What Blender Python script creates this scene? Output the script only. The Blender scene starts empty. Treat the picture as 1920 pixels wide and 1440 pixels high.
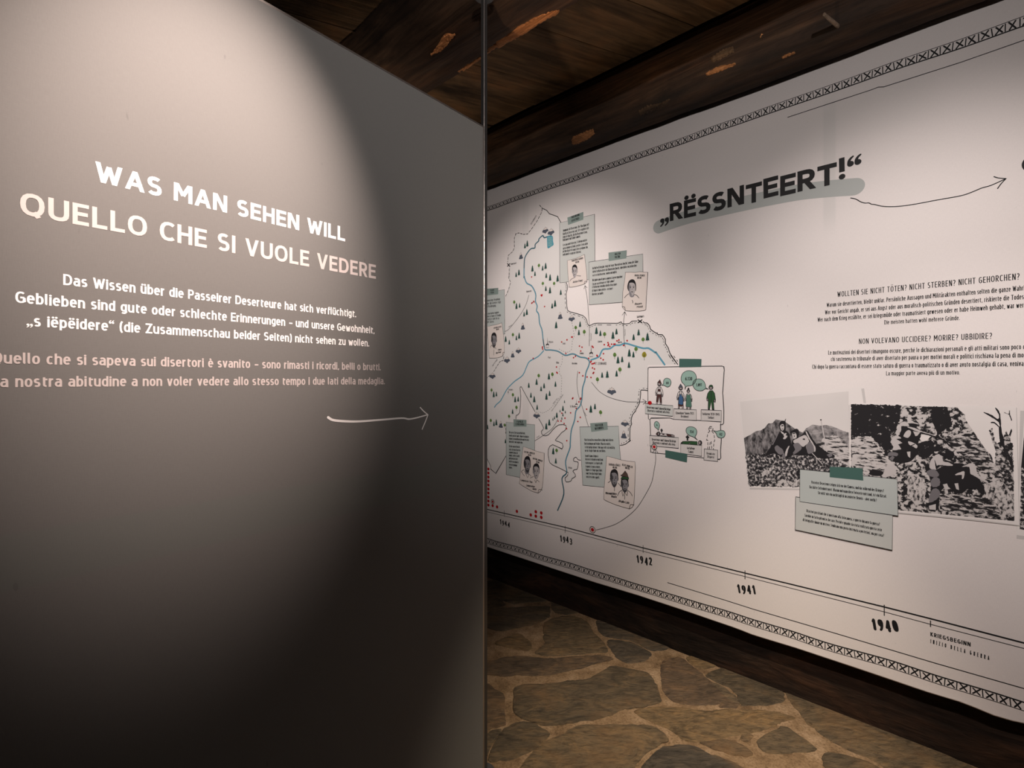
import bpy, bmesh, math, random
from math import sin, cos, radians, pi, atan2, hypot
from mathutils import Vector, Matrix, noise
from mathutils.geometry import tessellate_polygon
from mathutils.bvhtree import BVHTree

random.seed(7)
SC = bpy.context.scene
COL = SC.collection

# ------------------------------------------------------------------ camera
FPX, CX, CY, EYE = 883.0, 960.0, 712.0, 1.30        # focal length / principal point for a 1920x1440 frame
cam_data = bpy.data.cameras.new('camera')
cam_data.sensor_width = 36.0
cam_data.lens = 36.0 * FPX / 1920.0
cam_data.shift_y = -(720.0 - CY) / 1920.0
cam_data.clip_start = 0.02
cam = bpy.data.objects.new('camera', cam_data)
cam.location = (0, 0, EYE)
cam.rotation_euler = (pi / 2, 0, 0)
COL.objects.link(cam)
SC.camera = cam

# ------------------------------------------------------------------ room axes
AL = math.atan((1740 - CX) / FPX)        # direction of the free-standing panel
BR = math.atan((CX + 40) / FPX)          # direction of the long wall
eL = Vector((sin(AL), cos(AL), 0)); nL = Vector((cos(AL), -sin(AL), 0))
eR = Vector((sin(BR), -cos(BR), 0)); nR = Vector((cos(BR), sin(BR), 0))   # nR points from the room into the wall
Z3 = Vector((0, 0, 1))
WALL_D, BAN_D, CEIL = 2.215, 2.17, 2.82
P0 = Vector(((908.4 - CX) / FPX * 1.5, 1.5, 0))

def room(t, d, z):
    """point t metres along the wall, d metres from the eye towards the wall, height z"""
    return eR * t + nR * d + Z3 * z

# ------------------------------------------------------------------ world, light, exposure
world = bpy.data.worlds.new('world')
SC.world = world
world.use_nodes = True
world.node_tree.nodes['Background'].inputs[0].default_value = (0.02, 0.017, 0.014, 1)
world.node_tree.nodes['Background'].inputs[1].default_value = 1.0
SC.view_settings.view_transform = 'Standard'
SC.view_settings.look = 'None'
SC.view_settings.gamma = 1.0
SC.view_settings.use_curve_mapping = False
SC.view_settings.exposure = 0.0

def spot(name, loc, target, power, half, blend, color=(1, .89, .84), radius=.02):
    l = bpy.data.lights.new(name, 'SPOT')
    l.energy = power; l.spot_size = radians(2 * half); l.spot_blend = blend
    l.color = color; l.shadow_soft_size = radius
    o = bpy.data.objects.new(name, l)
    o.location = loc
    o.rotation_euler = (Vector(target) - Vector(loc)).to_track_quat('-Z', 'Y').to_euler()
    COL.objects.link(o)
    return o

def lamp(name, loc, power, radius, color):
    l = bpy.data.lights.new(name, 'POINT')
    l.energy = power; l.shadow_soft_size = radius; l.color = color
    o = bpy.data.objects.new(name, l); o.location = loc
    COL.objects.link(o)
    return o

def pan(x, h, z=0.0):
    return P0 + eL * x + nL * z + Z3 * h

spot('panel_spotlight', pan(-.79, 2.74, .90), pan(-.785, 1.67, 0), 385, 17.6, 1.0, (1, .80, .71))
spot('room_fill_spot', (.25, -1.3, 2.35), (.50, 2.6, 2.46), 185, 36, 1.0, (1, .92, .88))  # added fill behind the camera, lifts the upper wall and panel
spot('wall_spot', room(-1.36, .62, 2.50), room(-1.58, BAN_D, 1.57), 102, 29, 1.0)
spot('wall_spot', room(.14, .58, 2.50), room(.0, BAN_D, 1.42), 84, 30, 1.0)
spot('wall_spot', room(1.40, .58, 2.50), room(1.30, BAN_D, 1.46), 90, 31, .95)
spot('wall_spot', room(-.62, .55, 2.50), room(-.80, BAN_D, .72), 70, 26, 1.0)  # added low fill, brightens the lower wall
spot('wall_spot', room(.30, .55, 2.50), room(.15, BAN_D, .60), 74, 26, 1.0)  # second added fill for the lower wall
spot('floor_fill_spot', room(.15, 1.22, 2.52), room(-.50, 1.55, 0), 330, 23, 1.0, (1, .84, .64))  # added fill to brighten the flagstones
for t_ in (-2.1, -.8, .5):
    spot('ceiling_fill_spot', room(t_, .2, .40), room(t_ + .1, 1.66, CEIL), 95, 16.5, 1.0, (1, .80, .60))  # added unseen fills that lift the dark boards and timbers

# ------------------------------------------------------------------ materials
def mat(name, col, rough=.8, spec=.2, metal=0.0):
    m = bpy.data.materials.new(name); m.use_nodes = True
    b = m.node_tree.nodes['Principled BSDF']
    b.inputs['Base Color'].default_value = (*col, 1)
    b.inputs['Roughness'].default_value = rough
    b.inputs['Specular IOR Level'].default_value = spec
    b.inputs['Metallic'].default_value = metal
    return m

def N(m, kind, **kw):
    n = m.node_tree.nodes.new(kind)
    for k, v in kw.items():
        if k in n.inputs.keys(): n.inputs[k].default_value = v
        else: setattr(n, k, v)
    return n

def L(m, a, b): m.node_tree.links.new(a, b)

def ramp(m, src, stops, interp='LINEAR'):
    r = m.node_tree.nodes.new('ShaderNodeValToRGB')
    r.color_ramp.interpolation = interp
    while len(r.color_ramp.elements) < len(stops): r.color_ramp.elements.new(.5)
    for e, (p, c) in zip(r.color_ramp.elements, stops):
        e.position = p; e.color = (*c, 1) if len(c) == 3 else c
    L(m, src, r.inputs[0])
    return r

def coords(m, scale=(1, 1, 1), rot=(0, 0, 0), loc=(0, 0, 0)):
    tc = m.node_tree.nodes.new('ShaderNodeTexCoord')
    mp = m.node_tree.nodes.new('ShaderNodeMapping')
    mp.inputs['Scale'].default_value = scale; mp.inputs['Rotation'].default_value = rot
    mp.inputs['Location'].default_value = loc
    L(m, tc.outputs['Object'], mp.inputs['Vector'])
    return mp.outputs['Vector']

def mixc(m, fac, a, b, mode='MIX'):
    x = m.node_tree.nodes.new('ShaderNodeMix'); x.data_type = 'RGBA'; x.blend_type = mode
    for sock, v in ((x.inputs[0], fac), (x.inputs[6], a), (x.inputs[7], b)):
        if isinstance(v, (int, float)): sock.default_value = v
        elif isinstance(v, tuple): sock.default_value = (*v, 1)
        else: L(m, v, sock)
    return x.outputs[2]

def mth(m, op, a, b=0.0, clamp=False):
    x = m.node_tree.nodes.new('ShaderNodeMath'); x.operation = op; x.use_clamp = clamp
    for i, v in enumerate((a, b)):
        if isinstance(v, (int, float)): x.inputs[i].default_value = v
        else: L(m, v, x.inputs[i])
    return x.outputs[0]

def bump(m, h, strength, dist):
    b = N(m, 'ShaderNodeBump'); b.inputs['Strength'].default_value = strength; b.inputs['Distance'].default_value = dist
    L(m, h, b.inputs['Height'])
    L(m, b.outputs[0], m.node_tree.nodes['Principled BSDF'].inputs['Normal'])

def band(m, v, a, b, soft):
    """1 between a and b of socket v, soft edges"""
    lo = N(m, 'ShaderNodeMapRange', interpolation_type='SMOOTHSTEP'); L(m, v, lo.inputs[0]); lo.inputs[1].default_value = a - soft; lo.inputs[2].default_value = a + soft
    hi = N(m, 'ShaderNodeMapRange', interpolation_type='SMOOTHSTEP'); L(m, v, hi.inputs[0]); hi.inputs[1].default_value = b - soft; hi.inputs[2].default_value = b + soft
    return mth(m, 'SUBTRACT', lo.outputs[0], hi.outputs[0], True)

def fabric(name, col, bands=(), tint=(.93, .96, .96), rough=.85):
    """stretched printed cloth: fine weave, a few dark fibres, tint bands of battens showing through and of painted shade"""
    m = mat(name, col, rough, .25)
    bs = m.node_tree.nodes['Principled BSDF']
    v = coords(m)
    w1 = N(m, 'ShaderNodeTexNoise', Scale=1.0, Detail=2.0); L(m, coords(m, (90, 900, 1)), w1.inputs['Vector'])
    w2 = N(m, 'ShaderNodeTexNoise', Scale=1.0, Detail=2.0); L(m, coords(m, (900, 90, 1)), w2.inputs['Vector'])
    wv = mth(m, 'ADD', w1.outputs[0], w2.outputs[0])
    k = N(m, 'ShaderNodeMapRange'); L(m, wv, k.inputs[0]); k.inputs[1].default_value = .6; k.inputs[2].default_value = 1.4
    k.inputs[3].default_value = .955; k.inputs[4].default_value = 1.045
    c = mixc(m, 1.0, tuple(col), k.outputs[0], 'MULTIPLY')
    fb = N(m, 'ShaderNodeTexNoise', Scale=1.0, Detail=1.0); L(m, coords(m, (60, 22, 1), (0, 0, .5)), fb.inputs['Vector'])
    fr = ramp(m, fb.outputs[0], [(.0, (0, 0, 0)), (.79, (0, 0, 0)), (.82, (1, 1, 1))])
    c = mixc(m, mth(m, 'MULTIPLY', fr.outputs[0], .35), c, tuple(x * .45 for x in col))
    sep = N(m, 'ShaderNodeSeparateXYZ'); L(m, v, sep.inputs[0])
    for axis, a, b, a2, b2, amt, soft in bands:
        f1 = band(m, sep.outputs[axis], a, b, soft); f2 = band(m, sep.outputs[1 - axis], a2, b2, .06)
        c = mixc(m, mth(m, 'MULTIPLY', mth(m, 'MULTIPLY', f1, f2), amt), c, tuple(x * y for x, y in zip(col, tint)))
    L(m, c, bs.inputs['Base Color'])
    bump(m, wv, .06, .001)
    return m

def wood(name, dark, light, axis_scale=(1.2, 14, 14), rough=.75, big=1.3):
    """old smoke-darkened timber: long grain, blotches, knots"""
    m = mat(name, dark, rough, .25)
    bs = m.node_tree.nodes['Principled BSDF']
    g = N(m, 'ShaderNodeTexNoise', Scale=1.0, Detail=9.0, Roughness=.62, Distortion=1.5); L(m, coords(m, axis_scale), g.inputs['Vector'])
    f = N(m, 'ShaderNodeTexNoise', Scale=1.0, Detail=4.0, Roughness=.6, Distortion=.5); L(m, coords(m, (axis_scale[0] * 4, axis_scale[1] * 5, axis_scale[2] * 5)), f.inputs['Vector'])
    b = N(m, 'ShaderNodeTexNoise', Scale=big, Detail=6.0, Roughness=.65, Distortion=.6); L(m, coords(m, (1.1, 2.6, 2.6)), b.inputs['Vector'])
    r = ramp(m, g.outputs[0], [(.30, tuple(x * .55 for x in dark)), (.5, dark), (.75, light)])
    r2 = ramp(m, b.outputs[0], [(.32, (.20, .19, .18)), (.5, (.85, .84, .82)), (.68, (1.5, 1.2, .94))])
    c = mixc(m, 1.0, r.outputs[0], r2.outputs[0], 'MULTIPLY')
    c = mixc(m, 1.0, c, ramp(m, f.outputs[0], [(.35, (.62, .6, .58)), (.55, (1, 1, 1)), (.75, (1.25, 1.2, 1.15))]).outputs[0], 'MULTIPLY')
    kn = N(m, 'ShaderNodeTexVoronoi', Scale=1.0); L(m, coords(m, (1.3, 4, 4)), kn.inputs['Vector'])
    kr = ramp(m, kn.outputs['Distance'], [(.0, (1, 1, 1)), (.09, (.3, .3, .3)), (.15, (0, 0, 0))])
    c = mixc(m, mth(m, 'MULTIPLY', kr.outputs[0], .75), c, tuple(x * .2 for x in dark))
    L(m, c, bs.inputs['Base Color'])
    bump(m, mth(m, 'ADD', g.outputs[0], mth(m, 'MULTIPLY', f.outputs[0], .4)), .6, .014)
    return m

INK = mat('print_ink_black', (.012, .012, .013), .75, .2)
INK2 = mat('print_ink_soft_black', (.03, .03, .032), .8, .2)
M_WHITE = mat('print_white', (.93, .91, .90), .8, .2)
M_PINK = mat('print_pale_pink', (.55, .49, .475), .8, .2)
M_TITLE = mat('title_charcoal', (.022, .022, .023), .75, .2)
M_HILITE = mat('highlighter_grey', (.40, .42, .41), .85, .2)
M_TAPE = mat('tape_dark_green', (.055, .125, .108), .7, .25)
M_TAPE2 = mat('tape_grey_green', (.215, .275, .255), .8, .2)
M_CARD = mat('card_grey_green', (.46, .50, .485), .85, .2)
M_CARD2 = mat('card_light_grey', (.52, .535, .515), .85, .2)
M_SHEET = mat('sheet_warm_white', (.70, .63, .59), .85, .2)
M_BOX = mat('box_light_grey', (.60, .575, .56), .85, .2)
M_BUBBLE = mat('bubble_sea_green', (.285, .43, .375), .8, .2)
M_FIR = mat('symbol_fir_green', (.018, .062, .05), .8, .2)
M_LEAF = mat('symbol_leaf_green', (.12, .22, .05), .8, .2)
M_OLIVE = mat('symbol_olive_yellow', (.27, .23, .02), .8, .2)
M_ROCK = mat('symbol_slate_blue', (.075, .088, .115), .8, .2)
M_RIVER = mat('river_blue', (.105, .30, .40), .8, .2)
M_RIVER2 = mat('river_dark_blue', (.04, .115, .15), .8, .2)
M_LAKE = mat('lake_teal', (.075, .28, .36), .8, .2)
M_RED = mat('dot_red', (.42, .008, .012), .7, .2)
M_BROWN = mat('figure_brown', (.075, .028, .026), .8, .2)
M_SKIN = mat('figure_skin_grey', (.33, .28, .28), .8, .2)
M_LINEN = mat('figure_linen', (.62, .58, .57), .8, .2)
M_BLUE = mat('apron_blue', (.05, .115, .24), .8, .2)
M_DRESS = mat('apron_green', (.075, .17, .13), .8, .2)
M_UNI = mat('uniform_green', (.028, .085, .033), .8, .2)
M_FACE = mat('portrait_mid_grey', (.23, .22, .235), .85, .2)
M_FACE_L = mat('portrait_light_grey', (.42, .39, .39), .85, .2)
M_FACE_D = mat('portrait_dark_grey', (.055, .052, .058), .85, .2)
M_HAIR = mat('portrait_black', (.016, .015, .017), .85, .2)
M_SHADOW = mat('printed_drop_shadow', (.55, .525, .515), .85, .2)
M_PAPER = mat('photo_paper', (.74, .705, .69), .75, .25)
M_PGREY = mat('photo_mid_grey', (.17, .16, .17), .8, .2)
M_PLIGHT = mat('photo_light_grey', (.52, .49, .485), .8, .2)
M_PBLACK = mat('photo_black', (.017, .016, .018), .8, .2)
M_FELT = mat('hat_brown', (.085, .055, .045), .85, .2)

def halftone(name, scale, cut, soft, dark=(.018, .017, .019), light=(.55, .52, .51), stretch=(1, 1, 1), rot=0.0, mid=None, detail=6.0):
    m = mat(name, dark, .8, .2)
    n = N(m, 'ShaderNodeTexNoise', Scale=scale, Detail=detail, Roughness=.62, Distortion=.35)
    L(m, coords(m, stretch, (0, 0, rot)), n.inputs['Vector'])
    st = [(cut - soft, dark), (cut + soft, light)]
    if mid: st = [(cut - soft, dark), (cut, mid), (cut + soft, light)]
    L(m, ramp(m, n.outputs[0], st).outputs[0], m.node_tree.nodes['Principled BSDF'].inputs['Base Color'])
    return m

H_ROCK = halftone('photo_rock_print', 72, .505, .03, detail=9.0)
H_ROCKD = halftone('photo_slanting_rock_print', 78, .52, .03, stretch=(.55, 1.5, 1), rot=.75, detail=9.0)
H_ROCKH = halftone('photo_layered_rock_print', 70, .46, .03, stretch=(.5, 1.7, 1), rot=.15, detail=9.0)
H_DARK = halftone('photo_dark_rock_print', 85, .655, .02, detail=8.0)
H_GRASS = halftone('photo_grass_print', 115, .52, .07, mid=(.10, .095, .10), stretch=(1, .8, 1))
H_GRASSL = halftone('photo_bright_grass_print', 110, .46, .06, stretch=(1.3, .6, 1))
H_MOUNT = halftone('photo_mountain_print', 42, .55, .17, light=(.36, .34, .345), stretch=(1.7, .8, 1), rot=.7)
H_HILL = halftone('photo_hill_print', 60, .46, .17, light=(.36, .34, .34), dark=(.05, .048, .052))
H_SLOPE = halftone('photo_slope_print', 60, .47, .05, stretch=(.45, 1.5, 1), rot=.6)
H_BUSH = halftone('photo_bush_print', 95, .53, .05)
H_SKY = halftone('photo_sky_print', 3, .5, .3, dark=(.60, .575, .56), light=(.70, .665, .65), detail=2.0)

# ------------------------------------------------------------------ mesh helpers
class MB:
    """collects faces of one mesh; several materials allowed"""
    def __init__(s): s.v = []; s.f = []; s.mi = []; s.mats = []; s.c = 0
    def up(s, z): s.c += 1; return z + 3e-6 * (s.c % 9)      # overlapping strokes never share one plane
    def _m(s, m):
        if m not in s.mats: s.mats.append(m)
        return s.mats.index(m)
    def face(s, pts, m):
        i = len(s.v); s.v += [tuple(p) for p in pts]; s.f.append(tuple(range(i, i + len(pts)))); s.mi.append(s._m(m))
    def poly(s, pts, z, m):
        """flat filled outline (may be concave) at height z over its plane, facing +z"""
        P = [Vector((x, y, 0)) for x, y in pts]; z = s.up(z)
        i = len(s.v); s.v += [(p.x, p.y, z) for p in P]; k = s._m(m)
        for t in tessellate_polygon([P]):
            a, b, c = (P[j] for j in t)
            if (b - a).cross(c - a).z < 0: t = (t[0], t[2], t[1])
            s.f.append(tuple(i + j for j in t)); s.mi.append(k)
    def ribbon(s, pts, w, z, m, closed=False, cap='round', w1=None):
        n = len(pts)
        if n < 2: return
        k = s._m(m); z = s.up(z)
        i0 = len(s.v)
        for j, (x, y) in enumerate(pts):
            if closed: a, b = pts[(j - 1) % n], pts[(j + 1) % n]
            else: a, b = pts[max(j - 1, 0)], pts[min(j + 1, n - 1)]
            dx, dy = b[0] - a[0], b[1] - a[1]; l = hypot(dx, dy) or 1e-9
            ww = (w if w1 is None else w + (w1 - w) * j / (n - 1)) * .5
            if 0 < j < n - 1 or closed:                       # mitre
                p, q = pts[(j - 1) % n], pts[(j + 1) % n]
                ux, uy = x - p[0], y - p[1]; lu = hypot(ux, uy) or 1e-9
                dt = abs((ux * dx + uy * dy) / (lu * l)); ww = ww / max(dt, .6)
            nx, ny = -dy / l * ww, dx / l * ww
            s.v += [(x + nx, y + ny, z), (x - nx, y - ny, z)]
        for j in range(n if closed else n - 1):
            a = i0 + 2 * j; b = i0 + 2 * ((j + 1) % n)
            s.f.append((a, a + 1, b + 1, b)); s.mi.append(k)
        if cap == 'round' and not closed:
            for (x, y), ww in ((pts[0], w), (pts[-1], w if w1 is None else w1)):
                s.disc(x, y, ww / 2, ww / 2, z, m, 32 if ww > .03 else 8)
    def disc(s, x, y, rx, ry, z, m, n=14, rot=0.0):
        c, d = cos(rot), sin(rot); z = s.up(z)
        s.face([(x + rx * cos(2 * pi * k / n) * c - ry * sin(2 * pi * k / n) * d, y + rx * cos(2 * pi * k / n) * d + ry * sin(2 * pi * k / n) * c, z) for k in range(n)], m)
    def build(s, name, parent=None, matrix=None):
        me = bpy.data.meshes.new(name)
        me.from_pydata(s.v, [], s.f)
        for m in s.mats: me.materials.append(m)
        me.polygons.foreach_set('material_index', s.mi)
        me.update()
        o = bpy.data.objects.new(name, me); COL.objects.link(o)
        if parent is not None: o.parent = parent
        if matrix is not None: o.matrix_world = matrix
        return o

def tag(o, label=None, cat=None, group=None, kind=None):
    if label: o['label'] = label
    if cat: o['category'] = cat
    if group: o['group'] = group
    if kind: o['kind'] = kind
    return o

def empty(name, matrix, label, cat):
    o = bpy.data.objects.new(name, None); COL.objects.link(o)
    o.matrix_world = matrix; o.empty_display_size = .1
    return tag(o, label, cat)

def box(bm, x0, x1, y0, y1, z0, z1):
    v = [bm.verts.new(p) for p in ((x0, y0, z0), (x1, y0, z0), (x1, y1, z0), (x0, y1, z0), (x0, y0, z1), (x1, y0, z1), (x1, y1, z1), (x0, y1, z1))]
    for f in ((3, 2, 1, 0), (4, 5, 6, 7), (0, 1, 5, 4), (1, 2, 6, 5), (2, 3, 7, 6), (3, 0, 4, 7)): bm.faces.new([v[i] for i in f])

def from_bm(name, bm, mats, parent=None, smooth=False):
    me = bpy.data.meshes.new(name); bm.normal_update(); bm.to_mesh(me); bm.free()
    for m in (mats if isinstance(mats, (list, tuple)) else [mats]): me.materials.append(m)
    if smooth:
        for p in me.polygons: p.use_smooth = True
    o = bpy.data.objects.new(name, me); COL.objects.link(o)
    if parent is not None: o.parent = parent
    return o

class Frame:
    """a plane in the room with its own 2-D coordinates (x to the right, y = height, z out of the plane)"""
    def __init__(s, origin, ex, n):
        s.o, s.ex, s.n = origin, ex, n
        m = Matrix((ex, Z3, n)).transposed().to_4x4(); m.translation = origin
        s.m = m
    def P(s, x, y):
        r = Vector(((x - CX) / FPX, 1, -(y - CY) / FPX))
        e = Vector((0, 0, EYE))
        p = e + r * ((s.o - e).dot(s.n) / r.dot(s.n)) - s.o
        return (p.dot(s.ex), p.z)
    def PS(s, pts): return [s.P(*p) for p in pts]
    def sc(s, x, y):
        """metres per picture row at this place of the plane"""
        return abs(s.P(x, y + 5)[1] - s.P(x, y - 5)[1]) / 10

def crop(x0, y0, k):
    return lambda *pts: [(x0 + x / k, y0 + y / k) for x, y in pts]

def smooth(pts, n=6, closed=False):
    out = []; m = len(pts)
    if m < 3: return list(pts)
    for i in range(m if closed else m - 1):
        if closed: p = [pts[(i + k) % m] for k in (-1, 0, 1, 2)]
        else: p = [pts[max(0, min(m - 1, i + k))] for k in (-1, 0, 1, 2)]
        for j in range(n):
            t = j / n
            out.append(tuple(.5 * (2 * p[1][a] + (p[2][a] - p[0][a]) * t + (2 * p[0][a] - 5 * p[1][a] + 4 * p[2][a] - p[3][a]) * t * t + (3 * p[1][a] - p[0][a] - 3 * p[2][a] + p[3][a]) * t ** 3) for a in (0, 1)))
    if not closed: out.append(pts[-1])
    return out

def dashes(pts, on, off):
    """split a polyline into dashes"""
    segs = []; cur = [pts[0]]; left = on; drawing = True
    for a, b in zip(pts, pts[1:]):
        a = list(a); d = hypot(b[0] - a[0], b[1] - a[1])
        while d > left:
            t = left / d; a = [a[0] + (b[0] - a[0]) * t, a[1] + (b[1] - a[1]) * t]; d -= left
            if drawing: cur.append(tuple(a)); segs.append(cur); cur = []; left = off
            else: cur = [tuple(a)]; left = on
            drawing = not drawing
        left -= d
        if drawing: cur.append(b)
    if drawing and len(cur) > 1: segs.append(cur)
    return segs

# ------------------------------------------------------------------ lettering drawn with strokes
def arc(cx, cy, rx, ry, a0, a1, n=None, p=2.35):
    n = n or max(4, int(abs(a1 - a0) / 22)); out = []
    for i in range(n + 1):
        a = radians(a0 + (a1 - a0) * i / n); c, s = cos(a), sin(a)
        out.append((cx + rx * math.copysign(abs(c) ** (2 / p), c), cy + ry * math.copysign(abs(s) ** (2 / p), s)))
    return out

X = .72
G = {}
def g(ch, w, *strokes): G[ch] = (w, strokes)
g('A', .60, [(0, 0), (.30, 1)], [(.60, 0), (.30, 1)], [(.10, .27), (.50, .27)])
g('B', .47, [(0, 0), (0, 1)], [(0, 1), (.22, 1)] + arc(.22, .77, .21, .23, 90, -90) + [(0, .54)], [(0, .54), (.24, .54)] + arc(.24, .27, .23, .27, 90, -90) + [(0, 0)])
g('C', .48, arc(.30, .5, .30, .5, 48, 312))
g('D', .53, [(0, 0), (0, 1)], [(0, 1), (.2, 1)] + arc(.2, .5, .33, .5, 90, -90) + [(0, 0)])
g('E', .40, [(0, 0), (0, 1)], [(0, 1), (.40, 1)], [(0, .52), (.36, .52)], [(0, 0), (.40, 0)])
g('F', .38, [(0, 0), (0, 1)], [(0, 1), (.38, 1)], [(0, .5), (.34, .5)])
g('G', .54, arc(.30, .5, .30, .5, 50, 290) + [(.54, .1), (.54, .48)], [(.54, .48), (.34, .48)])
g('H', .50, [(0, 0), (0, 1)], [(.5, 0), (.5, 1)], [(0, .52), (.5, .52)])
g('I', .0, [(0, 0), (0, 1)])
g('J', .28, [(.28, 1), (.28, .25)] + arc(.08, .25, .2, .25, 0, -100))
g('K', .48, [(0, 0), (0, 1)], [(.46, 1), (.03, .45)], [(.14, .58), (.49, 0)])
g('L', .38, [(0, 0), (0, 1)], [(0, 0), (.38, 0)])
g('M', .66, [(0, 0), (0, 1)], [(.66, 0), (.66, 1)], [(.03, 1), (.33, .32)], [(.63, 1), (.33, .32)])
g('N', .53, [(0, 0), (0, 1)], [(.53, 0), (.53, 1)], [(.03, 1), (.50, 0)])
g('O', .60, arc(.30, .5, .30, .5, 90, 450))
g('P', .44, [(0, 0), (0, 1)], [(0, 1), (.22, 1)] + arc(.22, .72, .22, .28, 90, -90) + [(0, .44)])
g('Q', .60, arc(.30, .5, .30, .5, 90, 450), [(.34, .12), (.50, -.14)])
g('R', .46, [(0, 0), (0, 1)], [(0, 1), (.22, 1)] + arc(.22, .73, .22, .27, 90, -90) + [(0, .46)], [(.21, .46), (.47, 0)])
g('S', .44, arc(.22, .755, .21, .245, 38, 270) + arc(.21, .255, .22, .255, 90, -148)[1:])
g('T', .48, [(0, 1), (.48, 1)], [(.24, 0), (.24, 1)])
g('U', .52, [(0, 1), (0, .3)] + arc(.26, .3, .26, .3, 180, 360) + [(.52, 1)])
g('V', .56, [(0, 1), (.28, 0)], [(.56, 1), (.28, 0)])
g('W', .84, [(0, 1), (.21, 0)], [(.42, .95), (.21, 0)], [(.42, .95), (.63, 0)], [(.84, 1), (.63, 0)])
g('X', .52, [(0, 0), (.5, 1)], [(.5, 0), (0, 1)])
g('Y', .52, [(0, 1), (.26, .45)], [(.52, 1), (.26, .45)], [(.26, 0), (.26, .47)])
g('Z', .46, [(0, 1), (.46, 1)], [(.46, 1), (0, 0)], [(0, 0), (.46, 0)])
BOWL = arc(.19, .36, .19, .36, 90, 450)
g('a', .37, arc(.18, .5, .19, .22, 140, 0) + [(.37, 0)], [(.37, .42), (.19, .42)] + arc(.17, .21, .17, .21, 90, 270) + [(.25, .02), (.37, .14)])
g('b', .38, [(0, 0), (0, 1)], BOWL)
g('c', .33, arc(.19, .36, .19, .36, 50, 310))
g('d', .38, [(.38, 0), (.38, 1)], BOWL)
g('e', .38, [(0, .38), (.38, .38)], arc(.19, .36, .19, .36, 5, 318))
g('f', .24, [(.09, 0), (.09, .76)] + arc(.26, .78, .17, .22, 180, 85), [(0, .70), (.25, .70)])
g('g', .38, arc(.19, .38, .19, .34, 90, 450), [(.38, X), (.38, -.02)] + arc(.19, -.02, .19, .21, 0, -140))
g('h', .38, [(0, 0), (0, 1)], [(0, .46)] + arc(.19, .48, .19, .24, 180, 0) + [(.38, 0)])
g('i', .0, [(0, 0), (0, X)], (0, .96))
g('j', .05, [(.05, X), (.05, -.05)] + arc(-.08, -.05, .13, .17, 0, -90), (.05, .96))
g('k', .36, [(0, 0), (0, 1)], [(.34, X), (.02, .32)], [(.11, .42), (.37, 0)])
g('l', .06, [(0, 1), (0, .12)] + arc(.1, .12, .1, .12, 180, 265))
g('m', .66, [(0, 0), (0, X)], [(0, .46)] + arc(.165, .48, .165, .24, 180, 0) + [(.33, 0)], [(.33, .46)] + arc(.495, .48, .165, .24, 180, 0) + [(.66, 0)])
g('n', .38, [(0, 0), (0, X)], [(0, .46)] + arc(.19, .48, .19, .24, 180, 0) + [(.38, 0)])
g('o', .38, BOWL)
g('p', .38, [(0, -.25), (0, X)], BOWL)
g('q', .38, [(.38, -.25), (.38, X)], BOWL)
g('r', .19, [(0, 0), (0, X)], [(0, .42)] + arc(.2, .46, .2, .26, 180, 80))
g('s', .31, arc(.16, .545, .15, .175, 35, 270) + arc(.15, .185, .16, .185, 90, -145)[1:])
g('t', .25, [(.09, .92), (.09, .16)] + arc(.23, .16, .14, .16, 180, 285), [(0, .70), (.25, .70)])
g('u', .38, [(0, X), (0, .24)] + arc(.19, .24, .19, .24, 180, 360), [(.38, 0), (.38, X)])
g('v', .38, [(0, X), (.19, 0)], [(.38, X), (.19, 0)])
g('w', .60, [(0, X), (.15, 0)], [(.30, .66), (.15, 0)], [(.30, .66), (.45, 0)], [(.60, X), (.45, 0)])
g('x', .36, [(0, 0), (.36, X)], [(.36, 0), (0, X)])
g('y', .38, [(0, X), (.19, .02)], [(.38, X), (.12, -.25)])
g('z', .33, [(0, X), (.33, X)], [(.33, X), (0, 0)], [(0, 0), (.33, 0)])
g('0', .42, arc(.21, .5, .21, .5, 90, 450))
g('1', .22, [(.17, 0), (.17, 1)], [(.17, 1), (0, .78)])
g('2', .40, arc(.2, .74, .2, .26, 165, -20) + [(.02, 0)], [(0, 0), (.42, 0)])
g('3', .40, arc(.19, .755, .19, .245, 150, -90), arc(.19, .26, .21, .26, 90, -150))
g('4', .46, [(.34, 0), (.34, 1)], [(.34, 1), (0, .3)], [(0, .3), (.46, .3)])
g('5', .40, [(.38, 1), (.04, 1)], [(.05, 1), (.03, .55)], [(.03, .55)] + arc(.19, .31, .21, .31, 100, -150))
g('6', .42, arc(.21, .3, .21, .3, 90, 450), [(0, .3), (.03, .55), (.14, .82), (.32, 1)])
g('7', .40, [(0, 1), (.40, 1)], [(.40, 1), (.12, 0)])
g('8', .42, arc(.21, .76, .19, .24, 90, 450), arc(.21, .27, .21, .27, 90, 450))
g('9', .42, arc(.21, .7, .21, .3, 90, 450), [(.42, .7), (.39, .42), (.28, .15), (.12, 0)])
g('.', .0, (0, .02))
g(',', .03, (.03, .02), [(.03, .02), (-.02, -.16)])
g(':', .0, (0, .02), (0, .60))
g('?', .36, arc(.18, .76, .18, .24, 160, -60) + [(.17, .38), (.17, .26)], (.17, .02))
g('!', .04, [(.02, .30), (.02, 1)], (.02, .02))
g('„', .24, ('q', 0, .06, -1), ('q', .24, .06, -1))
g('“', .24, ('q', 0, .86, 1), ('q', .24, .86, 1))
g('(', .12, [(.14, 1.1), (.03, .85), (0, .45), (.03, .05), (.14, -.2)])
g(')', .12, [(0, 1.1), (.11, .85), (.14, .45), (.11, .05), (0, -.2)])
g('-', .22, [(0, .36), (.22, .36)])
g('–', .36, [(0, .38), (.36, .38)])
g('*', .24, [(.12, .65), (.12, 1)], [(0, .72), (.24, .93)], [(0, .93), (.24, .72)])
g("'", .0, [(0, .75), (0, 1)])
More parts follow.
